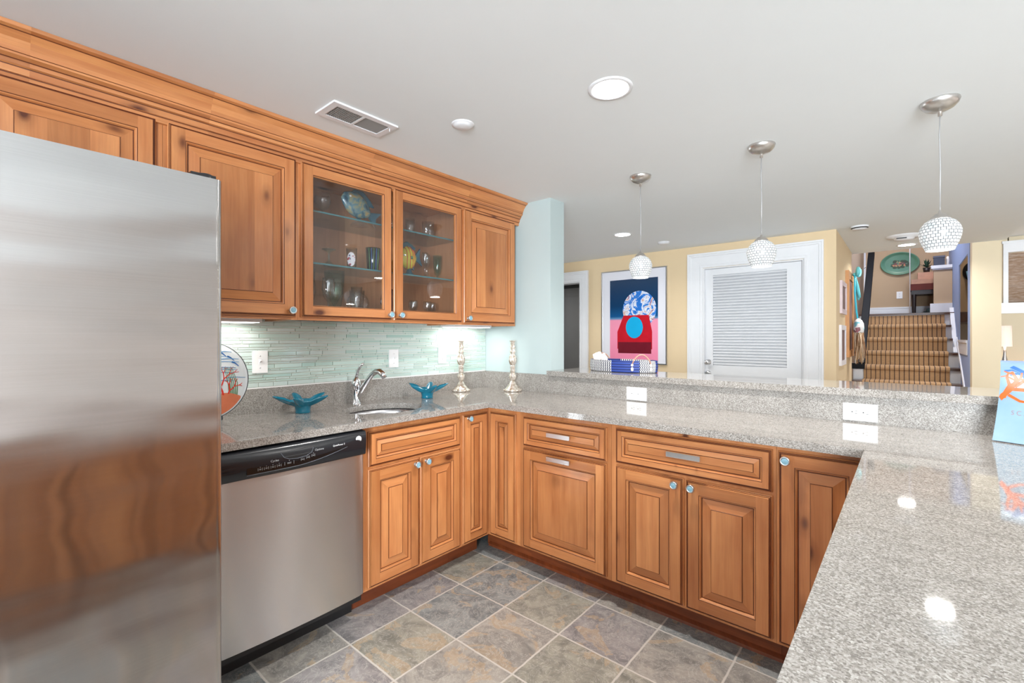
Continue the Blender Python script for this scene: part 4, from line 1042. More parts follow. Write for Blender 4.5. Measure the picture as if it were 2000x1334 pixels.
# oval basket with napkins
bx, by, bz = -1.448, 2.835, 1.0665
m, nt, bs = mat('woven_basket'); uv = node(nt, 'ShaderNodeUVMap', uv_map='UVMap'); sp = node(nt, 'ShaderNodeSeparateXYZ'); L(nt, uv.outputs[0], sp.inputs[0])
def band(a, c): return math_(nt, 'MULTIPLY', math_(nt, 'GREATER_THAN', sp.outputs[0], a), math_(nt, 'LESS_THAN', sp.outputs[0], c))
panel = math_(nt, 'MAXIMUM', math_(nt, 'MAXIMUM', band(.545, .736), band(.868, .977)), band(.12, .30))
zig = math_(nt, 'MULTIPLY', math_(nt, 'PINGPONG', math_(nt, 'MULTIPLY', sp.outputs[1], 9.0), 1.0), .35)
st = math_(nt, 'GREATER_THAN', math_(nt, 'FRACT', math_(nt, 'ADD', math_(nt, 'MULTIPLY', sp.outputs[0], 92.0), zig)), .52)
rowm = math_(nt, 'PINGPONG', math_(nt, 'MULTIPLY', sp.outputs[1], 9.0), 1.0)
navy = mix(nt, rowm, srgb(16, 30, 84), srgb(52, 78, 160))
col = mix(nt, math_(nt, 'MULTIPLY', panel, st), navy, srgb(232, 230, 228)); col = mix(nt, math_(nt, 'MULTIPLY', panel, math_(nt, 'SUBTRACT', 1.0, st)), col, srgb(20, 28, 56))
L(nt, col, bs.inputs['Base Color']); bs.inputs['Roughness'].default_value = .55; bump(nt, bs, rowm, .6, .003); BASK = m
t = thing('basket', 'oval navy and white woven basket with looped handles on the bar ledge', 'basket', (bx, by, bz))
b = MB(); pr = []
for i in range(15): u = i/14; pr.append((1+.02*math.sin(u*PI)+(.012 if i % 2 else 0), .002+.076*u))
b.lathe((bx, by, bz), pr, 64, sx=.235, sy=.118)
b.lathe((bx, by, bz), [(.0005, .003), (.93, .003), (.95, .076), (1.01, .078)], 64, sx=.235, sy=.118)
b.build('body', BASK, t)
HND = plain('handle_leather', srgb(176, 134, 116), .5); KN = plain('white_knot', srgb(236, 228, 222), .7)
for a0_, a1_ in ((-1.05, -.42), (2.2, 2.85)):
    P0 = Vector((bx+.243*math.cos(a0_), by+.124*math.sin(a0_), bz+.055)); P1 = Vector((bx+.243*math.cos(a1_), by+.124*math.sin(a1_), bz+.055))
    pts = [P0.lerp(P1, i/12)+Vector((0, 0, .062*math.sin(PI*i/12)**.7)) for i in range(13)]
    b = MB(); b.tube(pts, .0045, 8); h = b.build('handle', HND, t)
    b = MB()
    for P in (P0, P1):
        for dz in (0, -.022, -.03): b.sphere((P.x, P.y, P.z+dz-.005), .009, seg=8)
    b.build('knots', KN, h)
b = MB(); random.seed(5)
for k in range(7):
    x, y = bx-.185+.012*k, by-.01+.03*random.uniform(-1, 1); h = random.uniform(.095, .125); w_ = .03
    vs = [(x, y-w_, bz+.01), (x+.008, y+w_, bz+.01), (x-.02, y+w_*.9, bz+h), (x-.028, y-w_*.9, bz+h*.93), (x-.012, y, bz+h*1.05)]
    b.mesh(vs, [(0, 1, 2, 4, 3)])
nap = b.build('napkins', KN, None, (bx-.15, by, bz)); so = nap.modifiers.new('s', 'SOLIDIFY'); so.thickness = .003
tag(nap, 'crumpled white paper napkins standing in the left end of the basket', 'napkins')

# ---------------------------------------------------------------- glassware behind the glass doors
random.seed(9)
def gl(name, x, y, z, prof, m, label, cat, grp, seg=20):
    b = MB(); b.lathe((x, y, z), prof, seg); return tag(b.build(name, m, None, (x, y, z)), label, cat, grp)
Z0, Z1, Z2 = 1.404, 1.6605, 1.9145
def goblet(h, r, rb=.030, stem=.35):
    return [(.0005, .001), (rb, .001), (rb, .003), (.006, .008), (.005, h*stem), (.010, h*(stem+.03)), (r*.75, h*(stem+.14)), (r, h*(stem+.33)), (r*.93, h*.9), (r*.85, h), (r*.83, h), (r*.9, h*.88), (r*.95, h*(stem+.33)), (.003, h*(stem+.07))]
def flute(h, r, rb=.030): return [(.0005, .001), (rb, .001), (rb, .003), (.007, .010), (.006, .03), (r*.6, .045), (r*.85, h*.5), (r, h), (r*.95, h), (r*.8, h*.5), (.003, .05)]
def tumbler(h, r, t=.7): return [(.0005, .001), (r*t, .001), (r*.85, h*.45), (r, h), (r*.94, h), (r*.79, h*.45), (r*t*.9, .008), (.0005, .008)]
gl('snifter', -2.35, 1.205, Z2, goblet(.135, .042), CLEAR, 'clear round-bowled snifter on the top glass shelf, left of the big fish', 'glass', 'glass snifters')
gl('snifter', -2.40, 1.11, Z2, goblet(.135, .042), CLEAR, 'clear snifter at the far left of the top glass shelf', 'glass', 'glass snifters')
def fish(x, y, z, L_, H__, mats_, name, label, tilt=0, stripes=False, stand=True):
    t = thing(name, label, 'figurine', (x, y, z)); zc = z+H__*.62
    def G(a, c, n): ct, st_ = math.cos(tilt), math.sin(tilt); return (x+n, y+a*ct-c*st_, zc+a*st_+c*ct)
    b = MB(); vs = []; NB = 14; K = 14
    for i in range(NB+1):
        u = i/NB; a = -L_*.40+L_*.70*u; hh = H__*.36*math.sin(PI*min(1, u*.93+.05))**.75+.004; th = hh*.38
        for j in range(K): q = 2*PI*j/K; vs.append(G(a, hh*math.sin(q), th*math.cos(q)))
    b.mesh(vs, [(i*K+j, i*K+(j+1) % K, (i+1)*K+(j+1) % K, (i+1)*K+j) for i in range(NB) for j in range(K)]+[tuple(range(K)), tuple(NB*K+j for j in range(K))], 0, True)
    bd = b.build('body', mats_[0], t)
    b = MB(); b.prism([(-L_*.28, H__*.24), (-L_*.22, H__*.46), (-L_*.05, H__*.52), (L_*.16, H__*.42), (L_*.30, H__*.30), (L_*.14, H__*.20), (-L_*.1, H__*.30)], G, -.006, .006); b.build('dorsal_fin', mats_[1], t)
    b = MB(); b.prism([(L_*.24, H__*.05), (L_*.50, H__*.30), (L_*.44, 0), (L_*.52, -H__*.26), (L_*.24, -H__*.06)], G, -.005, .005); b.build('tail_fin', mats_[1], t)
    b = MB(); b.prism([(-L_*.08, -H__*.28), (L_*.16, -H__*.16), (L_*.14, -H__*.40)], G, -.005, .005); b.build('belly_fin', mats_[1], t)
    b = MB(); e = G(-L_*.27, H__*.08, H__*.10); b.sphere(e, .006, seg=10); b.build('eye', PLATEW, t)
    if stripes:
        b = MB()
        for a in (-.18, -.06, .06, .16):
            u = (a*L_+L_*.40)/(L_*.70); hh = H__*.36*math.sin(PI*min(1, u*.93+.05))**.75+.005
            b.tube([G(a*L_+.003*math.sin(q*3), hh*math.sin(q), hh*.38*math.cos(q)) for q in [PI*2*i/20 for i in range(21)]], .0022, 6)
        b.build('red_stripes', PR, t)
        b = MB(); b.sphere(G(0, 0, H__*.125), .011, seg=12); b.build('green_spot', PG, t)
    if stand:
        b = MB(); b.lathe((x, y, z), [(.0005, .001), (.036, .001), (.034, .012), (.018, .03), (.012, H__*.30)], 16); b.build('stand', mats_[1], t)
    return t
BLFISH = plain('fish_blue_grey', srgb(86, 126, 142), .2, coat=.5, vary=.3)
_nt = BLFISH.node_tree; _tc = node(_nt, 'ShaderNodeTexCoord'); _n = noise(_nt, _tc.outputs['Object'], 22, 3, .5, .6); L(_nt, ramp(_nt, _n.outputs[0], [(.36, srgb(40, 74, 92)), (.47, srgb(84, 128, 142)), (.55, srgb(140, 150, 128)), (.63, srgb(176, 150, 100))]), _nt.nodes['Principled BSDF'].inputs['Base Color']); BLFIN = plain('fish_dark_teal', srgb(40, 88, 104), .25, vary=.3); YEL = plain('fish_yellow', srgb(214, 206, 60), .25, coat=.5, vary=.15)
bigfish = fish(-2.33, 1.405, Z2-.0, .27, .175, (BLFISH, BLFIN), 'fish_figurine', 'large blue-grey glass fish on the top shelf behind the left glass door', -.45, stand=False)
fish(-2.31, 1.735, Z1, .175, .19, (YEL, BLFIN), 'fish_figurine', 'yellow fish figurine with red stripes on a blue stand behind the right glass door', .12, True)
b = MB(); b.lathe((-2.33, 1.41, Z2), [(.0005, .001), (.05, .001), (.045, .012), (.028, .028), (.02, .034)], 16); b.build('stand', BLFIN, bigfish)
for k, (y, x, lab) in enumerate(((1.085, -2.33, 'upside-down green-stemmed glass at the left of the middle shelf'), (1.225, -2.32, 'upside-down green-stemmed glass on the middle shelf, left of the printed tumbler'))):
    gl('stemmed_glass', x, y, Z1, [(.036, .001), (.030, .016), (.016, .028), (.006, .036), (.005, .078), (.012, .086), (.036, .096), (.036, .098), (.0005, .098)], GREENG, lab, 'glass', 'upside-down stemmed glasses')
t = thing('printed_tumbler', 'clear tumbler with an oval printed picture on the middle shelf', 'glass', (-2.30, 1.345, Z1))
b = MB(); b.lathe((-2.30, 1.345, Z1), tumbler(.118, .030, .8), 20); b.build('body', CLEAR, t)
b = MB(); P = [(-2.30+.031*math.cos(a)*1.0, 1.345+.031*math.sin(a)) for a in (0,)]
pts = []; K = 16
for i in range(K): q = 2*PI*i/K; an_ = -.6+.75*math.cos(q); pts.append((-2.30+.0305*math.cos(an_), 1.345+.0305*math.sin(an_), Z1+.055+.038*math.sin(q)))
b.mesh(pts+[(-2.30+.0305*math.cos(-.6), 1.345+.0305*math.sin(-.6), Z1+.055)], [(i, (i+1) % K, K) for i in range(K)])
m, nt, bs = mat('printed_label'); tc = node(nt, 'ShaderNodeTexCoord'); vo = node(nt, 'ShaderNodeTexVoronoi'); vo.inputs['Scale'].default_value = 110; L(nt, tc.outputs['Object'], vo.inputs['Vector']); s_ = node(nt, 'ShaderNodeSeparateColor'); L(nt, vo.outputs['Color'], s_.inputs[0])
L(nt, ramp(nt, s_.outputs[0], [(0, srgb(225, 222, 226)), (.55, srgb(170, 60, 66)), (.72, srgb(48, 60, 110)), (.85, srgb(230, 228, 230))], 'CONSTANT'), bs.inputs['Base Color']); PRT = m
b.build('printed_oval', PRT, t)
DKG = glass('dark_striped_glass', (.40, .52, .55), 0, 1.5, tint=.10)
t = thing('striped_tumbler', 'tall dark blue-green striped tumbler at the right of the middle shelf', 'glass', (-2.29, 1.480, Z1))
b = MB(); b.lathe((-2.29, 1.470, Z1), tumbler(.135, .042, .72), 24); b.build('body', DKG, t)
b = MB()
for k, a in enumerate((-1.1, -.75, -.4, -.05, .3)):
    b.tube([(-2.29+(.031+.011*u)*math.cos(a), 1.470+(.031+.011*u)*math.sin(a), Z1+.005+.125*u) for u in (0, .5, 1)], .0022, 5, m=k % 2)
b.build('colour_stripes', [PG, PB2], t)
for k, (y, x) in enumerate(((1.085, -2.30), (1.235, -2.28))):
    gl('green_goblet', x, y, Z0, flute(.235, .052, .036), GREENG, ['large green glass goblet at the left end of the cabinet floor', 'large green glass goblet on the cabinet floor, second from the left'][k], 'glass', 'green goblets', 24)
for k, (y, x) in enumerate(((1.155, -2.39), (1.305, -2.38), (1.17, -2.22))):
    gl('wine_glass', x, y, Z0, goblet(.19, .032), CLEAR, 'thin clear wine glass among the green goblets on the cabinet floor', 'glass', 'thin wine glasses on the cabinet floor')
gl('clear_vase', -2.33, 1.395, Z0, tumbler(.15, .042, .9), CLEAR, 'clear cut-glass vase on the cabinet floor, middle of the left glass door', 'vase', None)
b = MB(); b.lathe((-2.40, 1.44, Z0+.075), [(.0005, 0), (.05, .003), (.07, .012), (.071, .009), (.05, -.001), (.0005, -.004)], 28, F=lambda x, y, z: (-2.43+(z-Z0-.075)+.03, y, Z0+.08+(x+2.40)))
tag(b.build('glass_plate', CLEAR), 'clear glass plate leaning at the back of the cabinet floor', 'plate')
b = MB(); b.lathe((-2.23, 1.445, Z0), [(.034, .001), (.034, .012), (.030, .03), (.018, .045), (.0005, .050)], 20)
for k in range(5): a = 2*PI*k/5; b.tube([(-2.23+.022*math.cos(a), 1.445+.022*math.sin(a), Z0+.038), (-2.23+.034*math.cos(a), 1.445+.034*math.sin(a), Z0+.012)], .006, 6)
tag(b.build('teal_paperweight', plain('teal_glass', srgb(60, 150, 170), .1, coat=.8, vary=.2)), 'small domed teal glass ornament on the cabinet floor behind the left glass door', 'ornament')
gl('flower_glass', -2.25, 1.345, Z0, [(.0005, .001), (.028, .001), (.026, .10), (.030, .16), (.028, .16), (.024, .1), (.0005, .01)], CLEAR, 'slim clear glass with a red flower pattern on the cabinet floor', 'glass', None)
# right glass door
for k, (y, x) in enumerate(((1.60, -2.32), (1.665, -2.38), (1.74, -2.31), (1.80, -2.38), (1.86, -2.30), (1.93, -2.35))):
    gl('highball_glass', x, y, Z2, tumbler(.105+.02*(k % 2), .029, .85), CLEAR, 'clear highball glass in the row on the top shelf behind the right glass door', 'glass', 'highball glasses on the top shelf')
gl('amber_tumbler', -2.30, 1.605, Z1, tumbler(.085, .026, .85), glass('amber_glass', (.80, .74, .55), 0, 1.5, tint=.06), 'small amber-tinted glass left of the yellow fish', 'glass', None)
for k, y in enumerate((1.865, 1.915)):
    gl('cordial_glass', -2.32-.04*k, y, Z1, goblet(.17, .022, .028, .5), CLEAR, 'narrow clear cordial glass right of the yellow fish', 'glass', 'cordial glasses')
gl('tall_green_glass', -2.33, 1.975, Z1, flute(.165, .030, .024), GREENG, 'tall grey-green pilsner glass at the right of the middle shelf', 'glass', None)
t = thing('dark_pitcher', 'dark glass pitcher with a pouring lip on the cabinet floor', 'pitcher', (-2.31, 1.615, Z0)); DKP = plain('dark_pitcher_glass', srgb(44, 48, 58), .08, coat=1, vary=.3)
b = MB(); b.lathe((-2.31, 1.615, Z0), [(.0005, .001), (.045, .001), (.055, .03), (.056, .06), (.040, .10), (.032, .135), (.038, .17), (.035, .17), (.03, .135)], 28); b.mesh([(-2.31, 1.650, Z0+.155), (-2.295, 1.645, Z0+.17), (-2.325, 1.645, Z0+.17), (-2.31, 1.690, Z0+.178)], [(0, 1, 3), (0, 2, 3), (1, 2, 3)]); b.build('body', DKP, t)
b = MB(); b.tube([(-2.31, 1.582, Z0+.15), (-2.31, 1.545, Z0+.14), (-2.31, 1.537, Z0+.09), (-2.31, 1.560, Z0+.05)], .006, 8); b.build('handle', DKP, t)
for k, (y, x) in enumerate(((1.745, -2.28), (1.80, -2.36), (1.86, -2.29), (1.94, -2.34))):
    gl('wine_glass', x, y, Z0, goblet(.115, .028), CLEAR, 'small clear wine glass on the cabinet floor behind the right glass door', 'glass', 'small wine glasses on the cabinet floor')

# ---------------------------------------------------------------- far room
t = thing('framed_artwork', 'large framed colourful print with white mat on the tan wall behind the bar', 'picture', (-2.415, 4.985, 1.54))
def FA(a, z, n): return (a, 4.999-n, z)
fx0, fx1, fz0, fz1 = -2.822, -2.008, .99, 2.083
b = MB()
for q in ((fx0, fx0+.012, fz0, fz1), (fx1-.012, fx1, fz0, fz1), (fx0+.012, fx1-.012, fz0, fz0+.012), (fx0+.012, fx1-.012, fz1-.012, fz1)): b.box(*q, 0, .030, F=FA)
b.build('frame', SATIN, t)
b = MB(); b.box(fx0+.01, fx1-.01, fz0+.01, fz1-.01, 0, .018, F=FA); b.build('mat_board', plain('mat_board', srgb(226, 226, 234), .25, coat=.4, vary=0), t)
ax0, ax1, az0, az1 = -2.708, -2.112, 1.030, 1.972
m, nt, bs = mat('print_ground'); tc = node(nt, 'ShaderNodeTexCoord'); sp = node(nt, 'ShaderNodeSeparateXYZ'); L(nt, tc.outputs['Object'], sp.inputs[0])
L(nt, ramp(nt, math_(nt, 'ADD', sp.outputs[2], .5), [(0, srgb(240, 140, 172)), (.455, srgb(236, 150, 176)), (.475, srgb(90, 140, 180)), (.50, srgb(24, 84, 138)), (.62, srgb(20, 60, 100)), (1, srgb(44, 64, 92))]), bs.inputs['Base Color']); bs.inputs['Roughness'].default_value = .12
b = MB(); b.box(ax0, ax1, az0, az1, .018, .020, F=FA); art = b.build('print', m, t)
def blob(name, pts, n, m_, parent): b = MB(); b.prism(pts, FA, n, n+.0006); return b.build(name, m_, parent)
m, nt, bs = mat('marbled_disc'); tc = node(nt, 'ShaderNodeTexCoord'); n1 = noise(nt, tc.outputs['Object'], 7, 5, .6, 2.2)
L(nt, ramp(nt, n1.outputs[0], [(.36, srgb(38, 108, 200)), (.47, srgb(60, 130, 214)), (.5, srgb(236, 240, 246)), (.55, srgb(206, 214, 232)), (.62, srgb(214, 150, 110)), (.68, srgb(46, 110, 196))]), bs.inputs['Base Color']); bs.inputs['Roughness'].default_value = .12
blob('marbled_disc', [(-2.335+.205*math.cos(2*PI*i/40), 1.615+.215*math.sin(2*PI*i/40)) for i in range(40)], .0202, m, art)
blob('red_shape', [(-2.61, 1.16), (-2.61, 1.36), (-2.53, 1.55), (-2.22, 1.55), (-2.18, 1.36), (-2.18, 1.16)], .0209, plain('print_red', srgb(190, 32, 46), .15, vary=.2), art)
blob('maroon_shape', [(-2.60, 1.11), (-2.60, 1.24), (-2.19, 1.24), (-2.19, 1.11)], .0216, plain('print_maroon', srgb(112, 30, 44), .15, vary=.2), art)
blob('cyan_shape', [(-2.395+.105*math.cos(2*PI*i/28), 1.41+.125*math.sin(2*PI*i/28)) for i in range(28)], .0223, plain('print_cyan', srgb(30, 168, 220), .15, vary=.08), art)
# corridor wall decorations, on x = -.477
def FC(a, z, n): return (-.477+n, a, z)
PINKP = plain('frame_pinkish', srgb(214, 196, 200), .5); PIC = plain('picture_muted', srgb(120, 92, 86), .5, vary=.4); PALE = plain('frame_white', srgb(228, 224, 228), .5)
def cframe(y0_, y1_, z0_, z1_, label, fm, dep=.02):
    t = thing('picture_frame', label, 'picture', FC((y0_+y1_)/2, (z0_+z1_)/2, 0)); e = .045
    b = MB()
    for q in ((y0_, y0_+e, z0_, z1_), (y1_-e, y1_, z0_, z1_), (y0_+e, y1_-e, z0_, z0_+e), (y0_+e, y1_-e, z1_-e, z1_)): b.box(*q, .0, dep, F=FC)
    b.build('frame', fm, t); b = MB(); b.box(y0_+e, y1_-e, z0_+e, z1_-e, 0, dep*.5, F=FC); b.build('picture', PIC, t)
cframe(5.28, 5.72, 1.52, 1.83, 'upper small picture in a dark-edged whitish frame on the corridor wall', PINKP)
cframe(5.22, 5.66, 1.03, 1.41, 'lower small white-framed picture on the corridor wall', PALE)
HONEY = plain('honey_wood', srgb(196, 140, 88), .45, vary=.25)
t = thing('mirror_frame', 'tall honey-brown wooden frame hanging on the corridor wall under a turquoise bow', 'frame', FC(6.08, 1.55, 0))
b = MB(); e = .07
for q in ((5.80, 5.80+e, 1.09, 1.98), (6.36-e, 6.36, 1.09, 1.98), (5.8+e, 6.36-e, 1.09, 1.16), (5.8+e, 6.36-e, 1.90, 1.98)): b.box(*q, .0, .03, F=FC)
b.build('frame', HONEY, t, bevel=.01); b = MB(); b.box(5.86, 6.30, 1.15, 1.91, 0, .02, F=FC); b.build('panel', PIC, t)
TURQ = plain('turquoise_ribbon', srgb(110, 200, 210), .5, vary=.12)
t = thing('ribbon_bow', 'turquoise ribbon bow with trailing tails on the corridor wall frame', 'bow', FC(6.28, 1.97, .06))
b = MB(); c = Vector(FC(6.14, 1.965, .056))
for s_ in (-1, 1):
    pts = [c+Vector((.028*abs(math.sin(q))+.008, s_*.085*math.sin(q)*1.0+.0, .065*math.sin(2*q)*.5+.035*abs(math.sin(q)))) for q in [PI*i/10 for i in range(11)]]
    b.tube(pts, [.008+.011*math.sin(PI*i/10) for i in range(11)], 8)
b.sphere(tuple(c), .022, seg=10); b.build('loops', TURQ, t)
b = MB()
for (dy, dz, dx) in ((.16, -.26, .02), (.09, -.24, .035)):
    pts = [c+Vector((dx*i/5, dy*i/5, dz*i/5)) for i in range(6)]; b.tube(pts, [.006, .010, .014, .016, .015, .012], 6)
b.build('tails', TURQ, t)
b = MB(); pts = [c+Vector((0, -.04, -.01)), c+Vector((.0, -.02, -.2)), c+Vector((.012, .02, -.40)), c+Vector((.02, .05, -.47))]; b.tube(pts, .009, 6); b.build('hanging_ribbon', plain('bright_turquoise', srgb(60, 190, 215), .5), t)
t = thing('raffia_ornament', 'hanging raffia bundle with a floral cloth cap on the corridor wall', 'ornament', FC(6.28, 1.3, .1))
c = Vector(FC(6.12, 1.42, .088)); b = MB(); b.lathe(tuple(c), [(.085, -.075), (.10, -.03), (.09, .02), (.06, .055), (.02, .075), (.0005, .078)], 20, sx=.5, sy=1.25)
m, nt, bs = mat('floral_cloth'); tc = node(nt, 'ShaderNodeTexCoord'); vo = node(nt, 'ShaderNodeTexVoronoi'); vo.inputs['Scale'].default_value = 26; L(nt, tc.outputs['Object'], vo.inputs['Vector'])
s_ = node(nt, 'ShaderNodeSeparateColor'); L(nt, vo.outputs['Color'], s_.inputs[0]); L(nt, ramp(nt, s_.outputs[0], [(0, srgb(232, 230, 230)), (.5, srgb(120, 190, 205)), (.68, srgb(150, 96, 104)), (.8, srgb(235, 232, 232))], 'CONSTANT'), bs.inputs['Base Color'])
b.build('cloth_cap', m, t)
b = MB(); random.seed(2)
for k in range(150):
    a = random.uniform(0, 2*PI); r0 = random.uniform(.02, .085); l = random.uniform(.16, .36); p = c+Vector((r0*math.cos(a)*.5, r0*math.sin(a)*1.2, -.05)); q = p+Vector((random.uniform(-.02, .02), random.uniform(-.05, .05), -l*.5)); e_ = q+Vector((random.uniform(-.02, .02), random.uniform(-.05, .05), -l*.5))
    e_.x = max(e_.x, -.415); q.x = max(q.x, -.415); p.x = max(p.x, -.415)
    b.tube([p, q, e_], [.003, .0035, .002], 4, m=k % 3)
b.build('raffia_strands', [plain('raffia_tan', srgb(206, 170, 132), .8, vary=.2), plain('raffia_brown', srgb(160, 118, 84), .8, vary=.2), plain('raffia_pale', srgb(230, 206, 178), .8, vary=.1)], t)

# staircase
RS, TR = .183, .262; Y1 = 6.73
t = thing('staircase', 'carpeted staircase with white risers rising to the landing at the far right', 'stairs', (0, 7.8, 0))
for k in range(1, 10):
    y = Y1+TR*(k-1); z = RS*k
    x1 = .498 if k <= 6 else .455
    b = MB(); b.box(-.553, x1, y-.03, y+TR+(0 if k < 9 else .0), z-.03, z, grain=0); b.build('tread', DKWOOD, t, bevel=.004)
    b = MB(); b.box(-.553, x1, y, y+.02, z-RS, z-.03); b.build('riser', WHITE, t)
b = MB()
def FSX(a, z, n): return (.456+n, a, z)
b.prism([(Y1+TR*6-.10, RS*6+.005), (Y1+TR*8+.1, RS*8+.25), (Y1+TR*8+.1, RS*8+.12), (Y1+TR*6+.06, RS*6+.005)], FSX, 0, .043)
b.prism([(7.02, .62), (8.3, 1.30), (8.3, 1.25), (7.02, .55)], FSX, .030, .043)
b.build('skirt_board', WHITE, t)
m, nt, bs = mat('stair_runner'); tc = node(nt, 'ShaderNodeTexCoord'); sp = node(nt, 'ShaderNodeSeparateXYZ'); L(nt, tc.outputs['Object'], sp.inputs[0])
fr = math_(nt, 'FRACT', math_(nt, 'MULTIPLY', math_(nt, 'ADD', sp.outputs[0], 2.0), 20.8))
strp = ramp(nt, fr, [(0, (1, 1, 1)), (.17, (1, 1, 1)), (.21, (0, 0, 0))]); n1 = noise(nt, mapping(nt, tc.outputs['Object'], (60, 60, 220)), 1, 3)
base = mix(nt, n1.outputs[0], srgb(156, 122, 86), srgb(206, 168, 124)); L(nt, mix(nt, strp, base, srgb(84, 66, 60)), bs.inputs['Base Color']); bs.inputs['Roughness'].default_value = .95; bump(nt, bs, n1.outputs[0], .4, .003)
b = MB(); pts = [(Y1-.015, .0)]
for k in range(1, 10):
    y = Y1+TR*(k-1); z = RS*k
    pts += [(y-.010, z-RS+.012), (y-.012, z-.045), (y-.040, z-.034), (y-.046, z-.014), (y-.040, z+.004), (y-.026, z+.011)] if k < 9 else [(y-.010, z-RS+.012), (y-.012, z-.034)]
    if k < 9: pts += [(y+TR-.012, z+.011)]
vs = []
for (y, z) in pts: vs += [(-.438, y, z), (.400, y, z)]
b.mesh(vs, [(2*i, 2*i+1, 2*i+3, 2*i+2) for i in range(len(pts)-1)])
o = b.build('stair_runner', m, None, (0, 7.8, 0)); so = o.modifiers.new('s', 'SOLIDIFY'); so.thickness = .006
tag(o, 'tan carpet runner with dark lengthwise stripes covering the stairs', 'carpet runner')
# handrail
RAILB = plain('rail_black_paint', srgb(16, 18, 22), .6); RAILB.node_tree.nodes['Principled BSDF'].inputs['Specular IOR Level'].default_value = .15
t = thing('handrail', 'black handrail climbing the left wall of the stairs', 'handrail', (-.49, 7.0, .95))
b = MB(); P0 = Vector((-.420, 6.93, .97)); P1 = Vector((-.425, 9.28, 2.64)); d = (P1-P0).normalized(); up = Vector((0, -d.z, d.y))
vs = []
for P in (P0, P1):
    for (x, u) in ((-.040, -.035), (.040, -.035), (.040, .035), (-.040, .035)): vs.append(tuple(P+Vector((x, 0, 0))+up*u))
b.mesh(vs, [(0, 1, 2, 3), (4, 5, 6, 7), (0, 1, 5, 4), (1, 2, 6, 5), (2, 3, 7, 6), (3, 0, 4, 7)]); b.build('rail', RAILB, t, bevel=.006)
b = MB(); b.box(-.553, -.380, 6.86, 6.96, .92, .985); b.build('rail_end', RAILB, t, bevel=.006)
for (y, z) in ((7.6, 1.42), (8.9, 2.41)):
    b = MB(); b.tube([(-.554, y, z-.06), (-.50, y, z-.06), (-.475, y, z-.02)], .008, 8); b.build('bracket', SATIN, t)
# landing
m, nt, bs = mat('tray_green'); tc = node(nt, 'ShaderNodeTexCoord'); n1 = noise(nt, tc.outputs['Object'], 5, 3); L(nt, mix(nt, n1.outputs[0], srgb(62, 112, 88), srgb(104, 148, 120)), bs.inputs['Base Color']); bs.inputs['Roughness'].default_value = .35
t = thing('oval_tray', 'oval green wall tray painted with fruit, above the stair landing', 'wall decoration', (-.088, 9.88, 2.50))
tx, tz = -.088, 2.505
def FTR(x, y, n): return (tx+x, 9.895-n, tz+y)
b = MB(); b.lathe((0, 0, 0), [(.0005, .012), (.72, .012), (.80, .016), (.93, .032), (.985, .036), (1, .030), (.98, .004), (.9, 0), (.0005, 0)], 48, sx=.248, sy=.188, F=FTR); tr_ = b.build('tray', m, t)
FRC = [plain('fruit_peach', srgb(190, 120, 90), .4, vary=.2), plain('fruit_gold', srgb(184, 150, 100), .4, vary=.2), plain('fruit_leaf', srgb(50, 70, 44), .4, vary=.3), plain('fruit_plum', srgb(110, 66, 64), .4, vary=.3)]
random.seed(21); b = MB()
for k in range(60):
    a = random.uniform(0, 2*PI); r = random.random()**.6; x, y = .12*r*math.cos(a), .065*r*math.sin(a)-.01; mi = 2 if r > .75 else random.choice([0, 1, 1, 3, 2]); q = random.uniform(.009, .02)
    b.lathe((x, y, .0135+.00004*k), [(.0005, .0008), (q, .0), ], 10, m=mi, F=FTR, sx=1 if mi != 2 else 1.4)
b.build('painted_fruit', FRC, tr_)
BR = plain('bench_plaid', srgb(96, 44, 38), .9, vary=.4); BK = plain('bench_dark_wood', srgb(36, 26, 26), .4); CU = plain('cushion_check', srgb(182, 140, 118), .9, vary=.3)
t = thing('bench', 'upholstered bench with dark legs on the stair landing', 'bench', (.27, 9.62, 1.645))
b = MB(); b.box(.045, .49, 9.42, 9.82, 2.02, 2.115); b.build('seat', BR, t, bevel=.02)
b = MB(); b.box(.055, .48, 9.43, 9.81, 1.955, 2.02); b.build('apron', BK, t)
for (x, y) in ((.085, 9.46), (.45, 9.46), (.085, 9.78), (.45, 9.78)):
    b = MB(); b.lathe((x, y, 1.645), [(.018, 0), (.022, .02), (.030, .31)], 10); b.build('leg', BK, t)
b = MB(); b.box(.055, .48, 9.42, 9.80, 2.116, 2.185); tag(b.build('seat_cushion', CU, bevel=.028), 'flat pinkish cushion lying on the landing bench, lower of two', 'cushion')
b = MB(); b.box(.13, .47, 9.45, 9.78, 2.186, 2.29); tag(b.build('rolled_blanket', plain('blanket_plaid', srgb(196, 150, 128), .95, vary=.35), bevel=.045), 'rolled plaid blanket on top of the landing bench cushion', 'blanket')
b = MB(); b.box(.2, .42, 9.6, 9.8, 1.646, 1.70); b.sphere((.27, 9.58, 1.70), .05, seg=10); tag(b.build('dark_bag', plain('bag_dark_green', srgb(30, 48, 50), .8, vary=.4), bevel=.02), 'dark green bundle on the floor under the landing bench', 'bag')
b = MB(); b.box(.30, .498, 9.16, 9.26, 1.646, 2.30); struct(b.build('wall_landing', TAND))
sbox('trim_8', WHITE, (.27, .498, 9.13, 9.29, 2.30, 2.345), (.285, .498, 9.145, 9.275, 2.28, 2.30), (.26, .498, 9.125, 9.16, 1.646, 1.79))
t = thing('potted_plant', 'small green plant in a dark pot beside the half wall on the landing', 'plant', (.23, 9.5, 2.29))
b = MB(); b.lathe((.235, 9.66, 2.2905), [(.0005, 0), (.035, 0), (.045, .09), (.04, .09), (.0005, .08)], 14); b.build('pot', BK, t)
b = MB(); random.seed(4)
